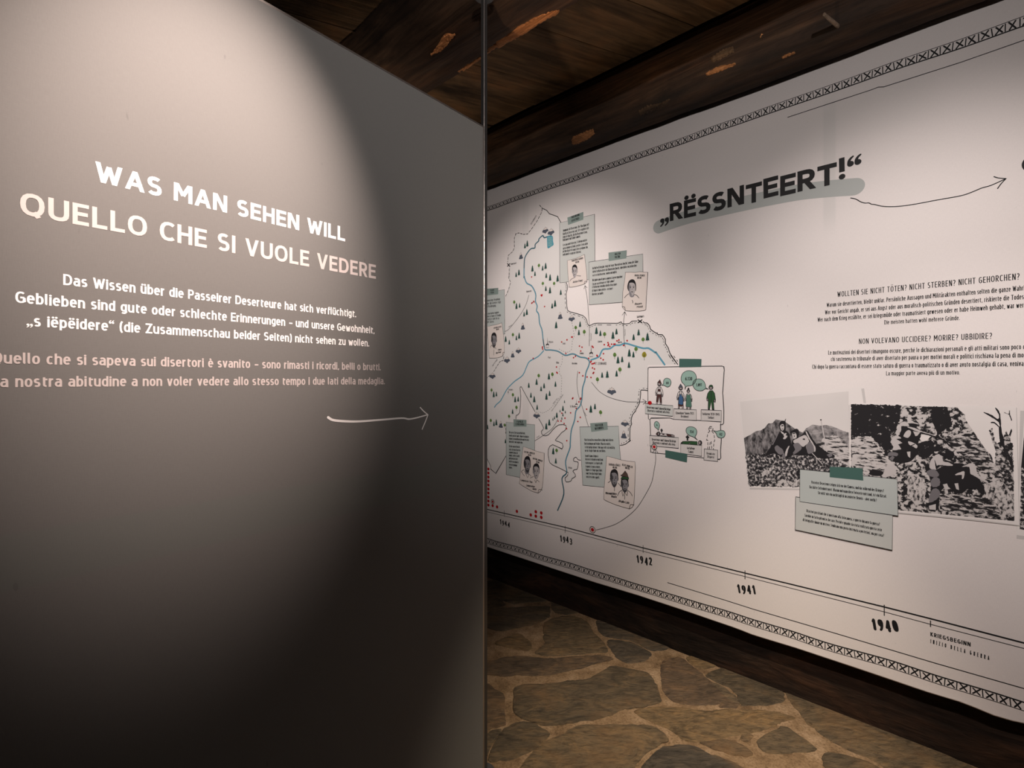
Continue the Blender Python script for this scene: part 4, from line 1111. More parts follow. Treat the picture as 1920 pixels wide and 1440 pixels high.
for p in cc8((320,1140),(330,1165),(323,1182),(348,1197),(375,1163),(408,1163),(425,1163),(455,1113),(483,1100),(555,1180),(608,1110)): dot(mapo, *p, rm)
for p in d8((1660,232),(1668,220),(1680,258),(1700,255),(1718,247),(1688,318),(1717,335),(1698,400),(1706,388),(1490,390),(1543,438),(1607,455),(1665,462),(1148,305),(1152,385),(1160,396),(1387,780),(1394,770),(1512,772),(1510,786),(1485,828),(1445,925),(1600,938),(1360,993),(1505,1060),(1468,1122),(1275,1072),(1218,1115),(1172,1115),(1263,1153),(1300,1230),(1302,1410),(1228,997)): dot(mapo, *p, rm)
def lab(name, text, p, ang_to, px, wr=.12, tr=.08, m=INK2, slant=0.0, cap='butt'):
    mb = MB(); letters(mb, text, W.P(*p), W.P(*ang_to), wpx(p[0], p[1], px), wr, m, ZM * 3, tr, cap, slant=slant); return mb.build(name, mapo)
for t, fn, a, b, px in (('Jaufenpass', cc8, (752,770), (862,757), 4.6), ('Moos', b8, (1033,1150), (1098,1142), 4.2), ('Stuls', b8, (1240,1168), (1283,1165), 3.6), ('Glaiten', cc8, (168,1140), (232,1134), 3.8),
        ('Walten', cc8, (470,1150), (530,1145), 3.8), ('Gomion', b8, (1497,1312), (1556,1312), 3.6), ('Pfelders', d8, (435,662), (495,655), 3.4), ('Platt', d8, (1022,176), (1062,176), 3.6), ('Ulfas', d8, (1145,254), (1185,254), 3.8),
        ('Breiteben', d8, (1382,266), (1458,266), 3.8), ('ST. LEONHARD', d8, (1722,270), (1898,270), 4.6), ('St. Martin', d8, (1352,910), (1432,912), 4.2), ('Saltaus', h8, (1322,785), (1382,793), 3.6), ('Rabenstein', b8, (698,388), (772,376), 3.6),
        ('Timmelsjoch', a8, (460,1256), (545,1238), 3.6), ('Jaufenegg', d8, (190,300), (262,195), 2.6), ('Oberhof', b8, (432,916), (482,880), 2.2), ('Platzhof', b8, (1673,1108), (1673,995), 2.0), ('Rauthof', cc8, (583,1035), (583,935), 2.0),
        ('Egghof', d8, (1545,960), (1592,1045), 2.2), ('Grube', h8, (852,332), (896,302), 2.2), ('Stieber Weg', d8, (1100,865), (1165,780), 2.0), ('Von St. Leonhard nach Ulfas und Platt', d8, (1078,972), (1252,722), 2.0), ('ÖSTERREICH', a8, (772,655), (852,520), 3.0)):
    lab('place_name', t, fn(a)[0], fn(b)[0], px)

# ------------------------------------------------------------------ notes with tape and portrait sheets
def quad(parent, name, pts, z, m, edge=None, ew=.0018):
    mb = MB(); q = W.PS(pts); mb.poly(q, z, m)
    if edge: mb.ribbon(q, ew, z + LZ * .25, edge, closed=True)
    return mb.build(name, parent)
def unit(cx, cy, w, h, pts): return W.PS([(cx + x * w, cy + y * h) for x, y in pts])
def portrait(parent, cx, cy, w, h, z, kind='man', dark=False, name='portrait'):
    """printed cut-out head: hair, face, shaded side, eyes, nose, mouth; drawn shoulders"""
    mb = MB(); U = lambda pts: unit(cx, cy, w, h, pts)
    fc, sh = (M_FACE, M_FACE_D) if dark else (M_FACE_L, M_FACE)
    if kind == 'woman':
        mb.poly(smooth(U([(-.46,.12),(-.52,-.12),(-.36,-.42),(-.05,-.54),(.26,-.50),(.44,-.28),(.48,.02),(.42,.22),(.3,.1),(-.3,.2)]), 3, True), z, M_HAIR)
        mb.poly(smooth(U([(-.34,.3),(-.16,.2),(.2,.3),(.26,.5),(.05,.6),(-.22,.55)]), 3, True), z + LZ * .2, M_FACE)
    else:
        mb.poly(smooth(U([(-.43,.05),(-.48,-.2),(-.38,-.42),(-.1,-.53),(.2,-.52),(.42,-.36),(.47,-.12),(.42,.1),(.2,.0),(-.2,.05)]), 3, True), z, M_HAIR)
        for s in (-1, 1): mb.poly(smooth(U([(s*.40,-.06),(s*.50,-.04),(s*.48,.10),(s*.40,.14)]), 3, True), z + LZ * .2, sh)
    mb.poly(smooth(U([(-.33,-.26),(-.12,-.33),(.14,-.32),(.34,-.22),(.40,.0),(.36,.22),(.24,.40),(.06,.5),(-.1,.48),(-.28,.32),(-.38,.08)]), 3, True), z + LZ * .4, fc)
    mb.poly(smooth(U([(-.34,-.24),(-.22,-.2),(-.18,.0),(-.22,.2),(-.08,.34),(-.02,.49),(-.12,.47),(-.29,.31),(-.38,.08)]), 3, True), z + LZ * .5, sh)
    for s in (-.17, .19):
        mb.poly(smooth(U([(s-.10,-.09),(s,-.125),(s+.10,-.085),(s+.09,-.065),(s,-.095),(s-.09,-.065)]), 2, True), z + LZ * .7, M_HAIR)
        mb.poly(smooth(U([(s-.08,-.02),(s,-.045),(s+.08,-.015),(s,.015)]), 3, True), z + LZ * .7, M_HAIR)
    mb.poly(U([(.02,-.04),(.06,.12),(-.05,.145),(-.02,.11)]), z + LZ * .7, sh)
    mb.poly(smooth(U([(-.12,.245),(0,.225),(.03,.235),(.15,.235),(.04,.285)]), 2, True), z + LZ * .7, M_HAIR)
    if dark: mb.poly(smooth(U([(-.26,.2),(-.1,.32),(.16,.31),(.3,.2),(.24,.40),(.06,.5),(-.1,.48)]), 2, True), z + LZ * .45, M_FACE_D)
    return mb.build(name, parent)
def hat(parent, pts_list, z):
    mb = MB()
    for i, (p, m) in enumerate(pts_list): mb.poly(W.PS(p), z + LZ * .2 * i, m); mb.ribbon(W.PS(p), .002, z + LZ * .2 * i + LZ * .1, M_HAIR, closed=True)
    return mb.build('hat', parent)
def strokes(parent, name, parts, w, z, m=INK2, sm=4):
    mb = MB()
    for p in parts: mb.ribbon(smooth(W.PS(p), sm), w, z, m)
    return mb.build(name, parent)
def rows(parent, name, fn, lines, px, z, wr=.122, tr=.05, m=INK, cap='butt', slant=0.0):
    mb = MB()
    for t, a, b in lines:
        a, b = fn(a)[0], fn(b)[0]; letters(mb, t, W.P(*a), W.P(*b), wpx(a[0], a[1], px), wr, m, z, tr, cap, slant=slant)
    return mb.build(name, parent)
ZC, ZT, ZS = LZ * 4, LZ * 6, LZ * 6.2
EDGE = INK2

# note 1 (top of the map)
n1 = quad(banner, 'paper_note', [(1049.4, 418), (1115, 401.8), (1116, 523), (1050, 530.3)], ZC, M_CARD2, EDGE)
quad(n1, 'tape', a8((1312,545),(1552,460),(1552,575),(1325,655)), ZT, M_TAPE2)
rows(n1, 'tape_lettering', a8, [('VERSORGUNG', (1375,560), (1498,515)), ('ASSISTENZA', (1378,610), (1492,570))], 4.3, ZT + LZ * .5, .16, .06)
rows(n1, 'note_lettering', a8, [('Jungmann ruft Deserteure. Der Vinschgau ruft', (1245,757), (1638,662)), ('häufig in Deserteur auf. Oft ergeben sich', (1245,808), (1632,717)), ('wenn sie Quartier, die für Deserteure Essen,', (1245,855), (1612,775)), ('Medikamente und Schuhe sammeln.', (1245,900), (1508,842)),
    ('Crescono molti disertori. Si devono nutrire', (1245,975), (1608,897)), ('spesso dormire in fienili, perché si trova aiuto', (1245,1025), (1618,950)), ('perfino di parte di ragazzi che raccolgono cibo,', (1245,1070), (1622,1003)), ('medicamenti e scarpe per i disertori.', (1245,1118), (1520,1072))], 4.7, ZC + LZ)
s1 = quad(banner, 'portrait_sheet', a8((1312,1190),(1370,1175),(1440,1158),(1510,1128),(1570,1097),(1582,1200),(1600,1345)) + b8((1608,180),(1606,225),(1568,262),(1450,296),(1380,308),(1340,308),(1330,220),(1318,60)), ZS, M_SHEET, EDGE)
portrait(s1, *b8((1424,72))[0], 10.4, 24, ZS + LZ * .6, 'man')
strokes(s1, 'shoulder_drawing', [b8((1350,220),(1372,190),(1420,165)), b8((1455,135),(1515,142))], .0026, ZS + LZ)
rows(s1, 'sheet_lettering', a8, [('FRANZ WOLFSGRUBER', (1378,1210), (1550,1165)), ('1912-1944', (1435,1232), (1490,1220))], 3.6, ZS + LZ, .15, .05)
rows(s1, 'signature', b8, [('Anton Franz', (1393,250), (1540,222))], 4.2, ZS + LZ, .16, .03, INK, 'round', .25)
strokes(s1, 'page_curl', [b8((1568,262),(1575,222),(1606,222))], .0024, ZS + LZ, sm=2)
# note 2
n2c = crop(1100, 465, 11.52)
n2 = quad(banner, 'paper_note', n2c((50,305),(1215,130),(1220,620),(1195,1140),(55,1228)), ZC + LZ * .4, M_CARD2, EDGE)
quad(n2, 'tape', n2c((475,100),(868,50),(860,225),(480,285)), ZT, M_TAPE2)
rows(n2, 'tape_lettering', n2c, [('WALTEN', (610,160), (732,142)), ('VALTINA', (610,222), (725,208))], 4.0, ZT + LZ * .5, .16, .06)
rows(n2, 'note_lettering', n2c, [('Im fünften Kriegsjahr steigt die Sorge. Man wird aus dem Hof, wenn alle Söhne', (128,463), (1115,318)), ('fallen? In Walten bittet die Bäuerin den Knecht, tuberkulöse vorzutäuschen -', (128,540), (1098,400)), ('so ist er kein Deserteur, sondern untauglich.', (128,618), (655,540)),
    ('Nel quinto anno di guerra aumenta la preoccupazione:', (128,722), (780,640)), ('Cosa ne sarà del maso se i figli cadono?', (125,806), (600,735)), ('A Valtina una contadina chiede al bracciante', (122,870), (655,808)), ('di fingersi tubercolotico - così non è', (122,948), (565,898)), ('disertore, ma inabile.', (120,1025), (368,998))], 4.6, ZC + LZ * 1.4)
s2 = quad(banner, 'portrait_sheet', n2c((840,528),(940,524),(1050,530),(1150,515),(1240,523),(1322,525),(1310,800),(1290,1100),(1280,1330),(1250,1348),(1150,1362),(1000,1364),(840,1355),(795,1310),(773,1268),(785,950),(832,640)), ZS, M_SHEET, EDGE)
portrait(s2, *n2c((982,862))[0], 16.4, 29.5, ZS + LZ * .6, 'woman')
strokes(s2, 'shoulder_drawing', [n2c((820,1078),(860,1030),(910,990)), n2c((1030,1005),(1085,1025),(1135,1082)), n2c((985,1130),(1000,1155),(1000,1185))], .0028, ZS + LZ)
rows(s2, 'sheet_lettering', n2c, [('MARIA PIXNER', (1038,615), (1255,618)), ('1904-1987', (1092,668), (1185,668))], 3.7, ZS + LZ, .16, .07)
rows(s2, 'signature', n2c, [('Bauern', (1040,1232), (1192,1222)), ('Moidl', (1082,1295), (1212,1285))], 3.8, ZS + LZ, .2, .04, INK, 'round', .2)
strokes(s2, 'page_curl', [n2c((773,1270),(822,1275),(838,1355))], .0026, ZS + LZ, sm=2)
# note 3 (half hidden by the panel)
n3c = crop(905, 535, 9.94)
n3 = quad(banner, 'paper_note', n3c((-150,165),(410,80),(415,905),(-150,960)), ZC, M_CARD, EDGE)
quad(n3, 'tape', n3c((80,65),(295,48),(292,165),(80,190)), ZT, M_TAPE2)
rows(n3, 'tape_lettering', n3c, [('FLUCHT', (148,112), (220,103)), ('FUGA', (150,155), (215,148))], 3.4, ZT + LZ * .5, .17, .06)
rows(n3, 'note_lettering', n3c, [('Zwei Deserteure, denen keine Vergebung', (-110,330), (325,275)), ('gilt. Die Flucht über die Grenze trägt', (-110,385), (342,330)), ('sie noch einmal zum Passübergang,', (-110,435), (252,397)), ('wo keiner sie sucht.', (-110,490), (95,470)), ('Cercano ogni volta una nuova ragione', (-110,570), (305,522)), ('per la fuga e soffrono la fame e il freddo', (-110,618), (343,575)), ('che dura tutta la notte e sale fin su', (-110,670), (310,632)), ('verso il passo del Giovo.', (-110,720), (215,693))], 4.2, ZC + LZ)
s3 = quad(banner, 'portrait_sheet', n3c((88,772),(160,752),(250,735),(310,718),(360,700),(372,780),(395,950),(410,1150),(408,1252),(375,1318),(300,1348),(220,1358),(125,1355),(112,1150)), ZS, M_SHEET, EDGE)
portrait(s3, *n3c((215,1024))[0], 10.8, 27, ZS + LZ * .6, 'man', True)
strokes(s3, 'shoulder_drawing', [n3c((150,1160),(170,1115),(215,1170)), n3c((215,1170),(240,1160),(255,1192)), n3c((213,1200),(212,1300))], .0026, ZS + LZ, sm=2)
rows(s3, 'sheet_lettering', n3c, [('JOHANN HOFER', (205,815), (352,785)), ('1909-1944', (258,842), (302,832))], 3.2, ZS + LZ, .15, .05)
rows(s3, 'signature', n3c, [('Hans', (288,1222), (352,1210)), ('Jaufner', (245,1280), (348,1258))], 3.6, ZS + LZ, .2, .04, INK, 'round', .2)
strokes(s3, 'page_curl', [n3c((375,1318),(378,1255),(408,1250))], .0024, ZS + LZ, sm=2)
# note 4
n4c = crop(940, 780, 9.6)
n4 = quad(banner, 'paper_note', n4c((88,110),(605,158),(602,640),(560,1150),(330,1105),(90,1055)), ZC, M_CARD, EDGE)
quad(n4, 'tape', n4c((222,58),(456,70),(456,190),(225,190)), ZT, M_TAPE2)
rows(n4, 'tape_lettering', n4c, [('FAMILIE', (282,120), (395,122)), ('CONDANNA', (260,164), (418,170))], 3.8, ZT + LZ * .5, .17, .06)
rows(n4, 'note_lettering', n4c, [('Wer wie in Christian im Wald lebt,', (142,312), (435,332)), ('braucht auch die Familie. Jüngere Geschwister', (142,368), (497,394)), ('bringen Essen und Nachrichten und verraten', (142,424), (497,450)), ('ihnen nichts vom Jagdaufseher.', (142,478), (392,498)), ('Chi vive come nei boschi', (142,562), (333,575)), ('senza che non di gestire', (142,618), (345,635)), ('argomenti prima che', (142,670), (298,684)), ('famiglia. Sorelle e fratelli', (142,724), (330,742)), ('quali portano cibo e', (142,778), (300,792)), ('notizie e nascondono le', (142,832), (310,852)), ('tracce ai tre gendarmi', (142,888), (285,908)), ('in paese.', (142,940), (200,948))], 4.2, ZC + LZ)
s4 = quad(banner, 'portrait_sheet', n4c((397,550),(500,582),(620,628),(700,650),(775,666),(770,900),(752,1180),(740,1285),(705,1355),(665,1385),(560,1355),(450,1292),(370,1245),(328,1212),(335,1120),(362,850)), ZS, M_SHEET, EDGE)
portrait(s4, *n4c((472,876))[0], 13.2, 30, ZS + LZ * .6, 'woman', True)
portrait(s4, *n4c((632,1000))[0], 13, 29, ZS + LZ * .6, 'man')
strokes(s4, 'shoulder_drawing', [n4c((415,965),(365,1000),(420,1078)), n4c((425,985),(478,1112),(500,1040)), n4c((500,1040),(540,1085)), n4c((525,1115),(585,1088)), n4c((605,1150),(625,1200),(645,1150),(688,1188))], .0028, ZS + LZ, sm=2)
rows(s4, 'sheet_lettering', n4c, [('CRISTINA LAMPRECHT', (412,658), (607,695)), ('1921-1996', (485,716), (537,722)), ('AGOSTINA LAMPRECHT', (568,775), (745,830)), ('1924-1989', (630,838), (682,855))], 3.4, ZS + LZ, .16, .05)
rows(s4, 'signature', n4c, [('Lamprecht Tina', (350,1168), (560,1208)), ('Lamprechter', (450,1262), (605,1290)), ('Gusta', (565,1325), (632,1335))], 3.8, ZS + LZ, .2, .03, INK, 'round', .25)
strokes(s4, 'page_curl', [n4c((665,1385),(680,1322),(740,1330))], .0026, ZS + LZ, sm=2)
# note 5
n5c = crop(1085, 790, 8.73)
n5 = quad(banner, 'paper_note', n5c((20,92),(655,78),(668,400),(690,640),(690,1100),(420,1078),(68,1045),(45,600)), ZC, M_CARD, EDGE)
quad(n5, 'tape', n5c((190,30),(470,10),(480,135),(210,172)), ZT, M_TAPE2)
rows(n5, 'tape_lettering', n5c, [('VERSTECKEN', (275,88), (402,74)), ('NASCONDERSI', (272,138), (412,122))], 4.3, ZT + LZ * .5, .17, .06)
rows(n5, 'note_lettering', n5c, [('Viele leisten Deserteuren Unterschlupf und riskieren', (98,322), (568,325)), ('Durchsuchungen und Verhöre. Man wisse nichts,', (98,382), (530,388)), ('ist die häufige Antwort. Oder man stellt sich einfältig', (105,440), (592,450)), ('wie der Jörgile Finder mit zwei Hüten.', (105,497), (443,503)),
    ('In molti danno rifugio ai', (110,582), (322,588)), ('disertori rischiando perquisizioni', (112,638), (402,646)), ('e interrogatori. La risposta più', (112,697), (390,705)), ('frequente: io non so niente.', (115,755), (358,765)), ('Oppure ci si finge ignari idioti', (120,810), (388,822)), ('come il vecchio Jörgile Finder', (122,868), (382,880)), ('con in testa due cappelli.', (125,922), (345,938))], 4.6, ZC + LZ)
s5 = quad(banner, 'portrait_sheet', n5c((460,570),(560,592),(700,632),(820,652),(925,660),(930,760),(922,1000),(915,1220),(905,1355),(880,1405),(835,1430),(740,1405),(600,1362),(500,1320),(415,1278),(415,1150),(448,760)), ZS, M_SHEET, EDGE)
portrait(s5, *n5c((585,935))[0], 16, 33, ZS + LZ * .6, 'man', True)
portrait(s5, *n5c((757,1040))[0], 15.2, 29, ZS + LZ * .6, 'man', True)
hat(s5, [(n5c((690,948),(712,905),(820,910),(826,950),(800,948),(720,938)), M_UNI), (n5c((688,880),(715,872),(765,808),(800,858),(818,922),(770,905),(700,893)), M_FELT)], ZS + LZ * 1.6)
strokes(s5, 'shoulder_drawing', [n5c((485,1002),(525,975)), n5c((590,1085),(588,1140)), n5c((650,1010),(690,1060)), n5c((640,1215),(670,1155),(720,1120)), n5c((800,1125),(850,1165),(880,1220)), n5c((712,1140),(728,1225),(755,1165),(795,1215),(800,1140)), n5c((757,1200),(755,1275))], .0030, ZS + LZ, sm=2)
rows(s5, 'sheet_lettering', n5c, [('BARBARA GÖGELE', (497,720), (685,738)), ('1895-1965', (560,770), (622,775)), ('ALOIS WINKLER', (712,722), (885,768)), ('1880-1956', (762,775), (830,790))], 4.0, ZS + LZ, .16, .06)
rows(s5, 'signature', n5c, [('Wiesenpichlers', (442,1192), (625,1205)), ('Waufe', (535,1245), (625,1255)), ('Jörgile Luis', (650,1318), (830,1352))], 4.4, ZS + LZ, .2, .03, INK, 'round', .15)
strokes(s5, 'page_curl', [n5c((835,1430),(850,1362),(905,1368))], .0028, ZS + LZ, sm=2)

# ------------------------------------------------------------------ drawn statistics with little people
q8 = crop(1210, 690, 8)
st = MB()
out1 = smooth(W.PS(q8((45,-5),(40,10),(40,640),(50,770),(68,775),(90,750),(380,752),(430,770),(1138,808),(1125,850),(1165,840),(1175,820),(1160,395),(1182,60),(1185,10),(1170,-5),(1150,-8),(900,-8),(600,-2),(300,0))), 1, True)
st.ribbon(W.PS(q8((40,30),(38,300),(40,640),(48,765),(70,776))), .0032, LZ, EDGE); st.ribbon(W.PS(q8((40,30),(42,0),(60,-10),(300,-15),(820,-25),(1150,-28),(1178,-18),(1185,30),(1182,60),(1160,380),(1165,420),(1178,640),(1175,825),(1160,848),(1125,852))), .0036, LZ, EDGE)
st.ribbon(W.PS(q8((80,1265),(82,1100),(70,775),(85,752),(370,750),(420,768),(780,785),(1138,806),(1130,850),(1128,900),(1140,1080),(1128,1250),(1132,1350),(1115,1372),(880,1350),(640,1325),(300,1290),(110,1272),(80,1255))), .0036, LZ, EDGE)
stat = st.build('statistics_drawing', banner)
def cap_box(pts, m, lines, px=4.6):
    o = quad(stat, 'caption_box', q8(*pts), LZ * 3, m, EDGE, .0022)
    rows(o, 'x', q8, lines, px, LZ * 4, .15, .05).name = 'caption_lettering'
# captions are parts of the drawing: box outline plus lettering
def caption(pts, m, lines, px=4.6):
    quad(stat, 'caption_box', q8(*pts), LZ * 3, m, EDGE, .0022)
    rows(stat, 'caption_lettering', q8, lines, px, LZ * 4, .145, .05)
caption(((0,532),(415,565),(410,725),(0,685)), M_CARD2, [('Deserteure und Fahnenflüchtige', (22,605), (378,640)), ('Disertori e renitenti alla leva', (34,655), (362,683))])
caption(((428,610),(768,628),(768,788),(428,770)), M_BOX, [('Einwohner*innen 1931', (458,692), (728,700)), ('Residenti', (535,742), (648,748))])
caption(((838,626),(1142,638),(1138,808),(835,790)), M_BOX, [('Soldaten 1939-1945', (855,705), (1115,715)), ('Soldati', (940,758), (1030,764))])
caption(((66,1012),(500,1045),(498,1205),(66,1165)), M_BOX, [('Deserteure und Fahnenflüchtige', (100,1088), (460,1118)), ('Disertori e renitenti alla leva', (112,1135), (448,1166))])
caption(((530,1135),(848,1162),(845,1325),(530,1280)), M_BOX, [('Gefallene', (628,1218), (742,1226)), ('Caduti', (645,1270), (720,1280))])
caption(((885,1212),(1088,1232),(1085,1402),(880,1380)), M_BOX, [('Vermisste', (920,1298), (1043,1308)), ('Dispersi', (932,1345), (1032,1357))])
def bubble(pts, num, a, b, px):
    o = MB(); q = smooth(W.PS(q8(*pts)), 3, True); o.poly(q, LZ * 5, M_BUBBLE); o.ribbon(q, .0024, LZ * 5.3, EDGE, closed=True); o.build('speech_bubble', stat)
    rows(stat, 'bubble_number', q8, [(num, a, b)], px, LZ * 6, .17, .06)
bubble(((330,152),(372,170),(387,215),(372,265),(332,285),(285,262),(248,258),(272,238),(275,195),(295,162)), '88', (313,243), (353,243), 4.6)
bubble(((665,40),(725,60),(762,110),(765,170),(735,235),(680,265),(615,275),(598,322),(595,262),(550,210),(538,150),(560,85),(610,48)), '6.130', (600,185), (705,185), 6.4)
bubble(((808,163),(865,185),(900,240),(908,295),(948,316),(900,312),(860,338),(800,342),(745,315),(714,255),(722,205),(755,172)), '1.097', (768,277), (850,273), 5.6)
bubble(((172,800),(205,825),(215,865),(205,905),(196,935),(180,908),(150,890),(136,850),(145,815)), '4', (168,872), (186,872), 4.0)
bubble(((685,880),(740,895),(772,935),(770,990),(748,1035),(785,1080),(725,1035),(665,1015),(620,970),(614,920),(640,888)), '154', (670,975), (724,980), 5.4)
bubble(((1130,935),(1180,945),(1198,985),(1185,1030),(1140,1050),(1085,1030),(1062,975),(1022,940),(1070,948)), '42', (1112,1012), (1154,1016), 5.2)
def person(parts, lines=()):
    o = MB(); z = LZ * 3.6
    for i, (m, p) in enumerate(parts):
        q = W.PS(q8(*p)); o.poly(q, z + i * LZ * .12, m)
        o.ribbon(q, .0022, z + i * LZ * .12 + LZ * .05, EDGE, closed=True)
    for p in lines: o.ribbon(W.PS(q8(*p)), .0024, z + LZ * 2, EDGE)
    o.build('drawn_person', stat)
def el(cx, cy, rx, ry, n=12): return [(cx + rx * cos(2 * pi * k / n), cy + ry * sin(2 * pi * k / n)) for k in range(n)]
person([(M_HAIR, el(212,240,28,32)), (M_SKIN, el(210,238,22,24)), (M_BROWN, [(184,222),(220,175),(245,240),(205,222)]),
    (M_SKIN, [(155,370),(172,372),(178,410),(160,412)]), (M_SKIN, [(245,395),(265,395),(262,432),(246,430)]),
    (M_LINEN, [(190,285),(235,285),(262,340),(268,400),(246,400),(236,350),(235,398),(178,395),(180,345),(172,375),(153,372),(165,320)]),
    (M_BROWN, [(190,318),(228,322),(228,352),(190,350)]), (M_BROWN, [(178,392),(242,398),(246,520),(224,520),(210,425),(192,515),(168,512)]), (M_SKIN, [(168,510),(190,513),(186,545),(166,543)]), (M_SKIN, [(224,518),(246,520),(244,550),(222,548)])],
    [[(196,286),(196,320)], [(225,287),(225,322)]])
person([(M_HAIR, el(531,302,30,30)), (M_SKIN, el(532,300,23,22)), (M_ROCK, [(500,292),(531,238),(562,288),(545,292)]), (M_SKIN, [(476,440),(492,442),(495,480),(480,478)]), (M_SKIN, [(570,455),(590,455),(586,500),(572,498)]),
    (M_LINEN, [(510,348),(552,346),(580,395),(592,460),(572,462),(565,405),(500,405),(492,450),(476,445),(488,380)]), (M_BROWN, [(495,540),(572,545),(572,575),(495,572)]), (M_SKIN, [(498,570),(516,570),(514,612),(496,610)]), (M_SKIN, [(552,572),(574,572),(572,618),(552,614)]),
    (M_BLUE, [(515,395),(545,397),(548,420),(570,440),(568,545),(545,555),(498,540),(502,440),(515,420)])], [[(514,348),(518,396)], [(546,347),(543,397)]])
person([(M_HAIR, el(648,312,10,14)), (M_HAIR, el(646,345,22,26)), (M_SKIN, el(647,350,16,20)), (M_SKIN, [(606,455),(618,457),(618,500),(608,496)]), (M_SKIN, [(688,460),(702,460),(700,505),(688,503)]),
    (M_LINEN, [(632,384),(666,386),(690,410),(703,465),(686,466),(678,430),(622,425),(620,460),(605,458),(612,405)]), (M_SKIN, [(622,575),(640,577),(640,620),(622,617)]), (M_SKIN, [(666,578),(684,580),(684,622),(668,620)]),
    (M_DRESS, [(628,390),(640,404),(660,406),(672,392),(680,430),(694,575),(690,585),(612,578),(620,430)])])
person([(M_HAIR, el(985,292,32,32)), (M_SKIN, el(985,298,24,22)), (M_UNI, [(953,290),(965,262),(988,252),(1008,262),(1018,292),(985,280)]), (M_SKIN, [(922,455),(945,460),(942,495),(926,490)]), (M_SKIN, [(1030,475),(1053,475),(1050,515),(1034,510)]),
    (M_UNI, [(968,338),(1010,338),(1040,380),(1055,478),(1028,475),(1024,490),(1032,615),(1006,615),(990,505),(966,612),(945,612),(946,462),(922,458),(935,385)]), (M_HAIR, [(945,610),(966,611),(964,630),(943,628)]), (M_HAIR, [(1006,613),(1032,614),(1034,634),(1008,633)])],
    [[(988,340),(990,500)]])
person([(M_BROWN, [(160,990),(185,960),(200,955),(190,1000),(195,1020)]), (M_HAIR, el(203,988,18,34)), (M_SKIN, el(200,988,11,26)), (M_LINEN, [(225,980),(320,990),(320,1022),(225,1012)]), (M_BROWN, [(318,988),(420,1002),(420,1030),(330,1022)]), (M_SKIN, [(392,1000),(438,1012),(438,1034),(392,1028)]), (M_BROWN, [(258,985),(285,986),(285,1000),(258,998)])])
person([(M_UNI, [(540,1130),(560,1102),(690,1098),(782,1104),(782,1152),(640,1145),(545,1138)]), (M_HAIR, el(822,1122,28,36)), (M_SKIN, el(815,1122,19,28)), (M_HAIR, [(538,1118),(560,1112),(556,1138),(538,1134)]), (M_SKIN, [(650,1134),(668,1126),(680,1138),(660,1142)])])
o = MB()
for cx, y0, y1, hw in ((246, 912, 968, 18), (634, 1008, 1088, 26)):
    yb = y0 + (y1 - y0) * .34
    o.ribbon(W.PS(q8((cx, y0), (cx, y1))), .0075 if hw > 20 else .006, LZ * 4, INK, cap='butt'); o.ribbon(W.PS(q8((cx - hw, yb), (cx + hw, yb + 4))), .0065 if hw > 20 else .0052, LZ * 4, INK, cap='butt')
o.build('cross_symbol', stat)
o = MB()
for p in (el(985,912,32,36) + [(1017,912)], [(952,900),(1018,903)], [(968,945),(940,975),(920,1080),(940,1085),(938,1218)], [(1000,948),(1030,985),(1042,1085),(1030,1110),(1022,1225)], [(962,1216),(975,1100),(990,1100),(998,1222)]):
    for s in dashes(W.PS(q8(*p)), .011, .009): o.ribbon(s, .0026, LZ * 4, EDGE)
o.build('dashed_person_outline', stat)
quad(stat, 'tape', e8((1070,180),(1405,185),(1400,303),(1070,308)), LZ * 6, M_TAPE)
quad(stat, 'tape', q8((302,1230),(632,1288),(625,1415),(302,1340)), LZ * 6, M_TAPE)
dot(stat, *q8((70,522))[0], .0098, LZ * 6, 'red_dot')
ringed(stat, *q8((135,1182))[0], .0076)
for o in list(stat.children):
    if o.name.startswith(('dot_ring',)): o.location.z += LZ * 4.5
    if o.name.startswith('red_dot'): o.location.z = LZ * 6.5

# ------------------------------------------------------------------ printed photographs
g4 = crop(1360, 720, 3.4286); k8 = crop(1380, 730, 8); j9 = crop(1590, 750, 9.6); v5 = crop(1720, 750, 5.76)
ZP1, ZP2 = LZ * 2, LZ * 8
def ragged(p, amp, step=2.2):
    out = []; rr = random.Random(len(p) * 17 + int(p[0][0]))
    for a, b in zip(p, p[1:] + p[:1]):
        k = max(1, int(hypot(b[0] - a[0], b[1] - a[1]) / step))
        for q in range(k): out.append((a[0] + (b[0] - a[0]) * q / k + (rr.uniform(-amp, amp) if q else 0), a[1] + (b[1] - a[1]) * q / k + (rr.uniform(-amp, amp) if q else 0)))
    return out
def layered(parent, name, z, parts, st=.15):
    o = MB()
    for i, (m, p) in enumerate(parts):
        if m.name.startswith('photo_') and m is not M_PAPER:
            if len(p) == 4: pass
            elif 'print' in m.name: p = ragged(p, 1.5 if m not in (H_MOUNT, H_HILL) else .4)
            else: p = ragged(smooth(p, 2, True), .35)
        o.poly(W.PS(p), z + i * LZ * st, m)
    return o.build(name, parent)
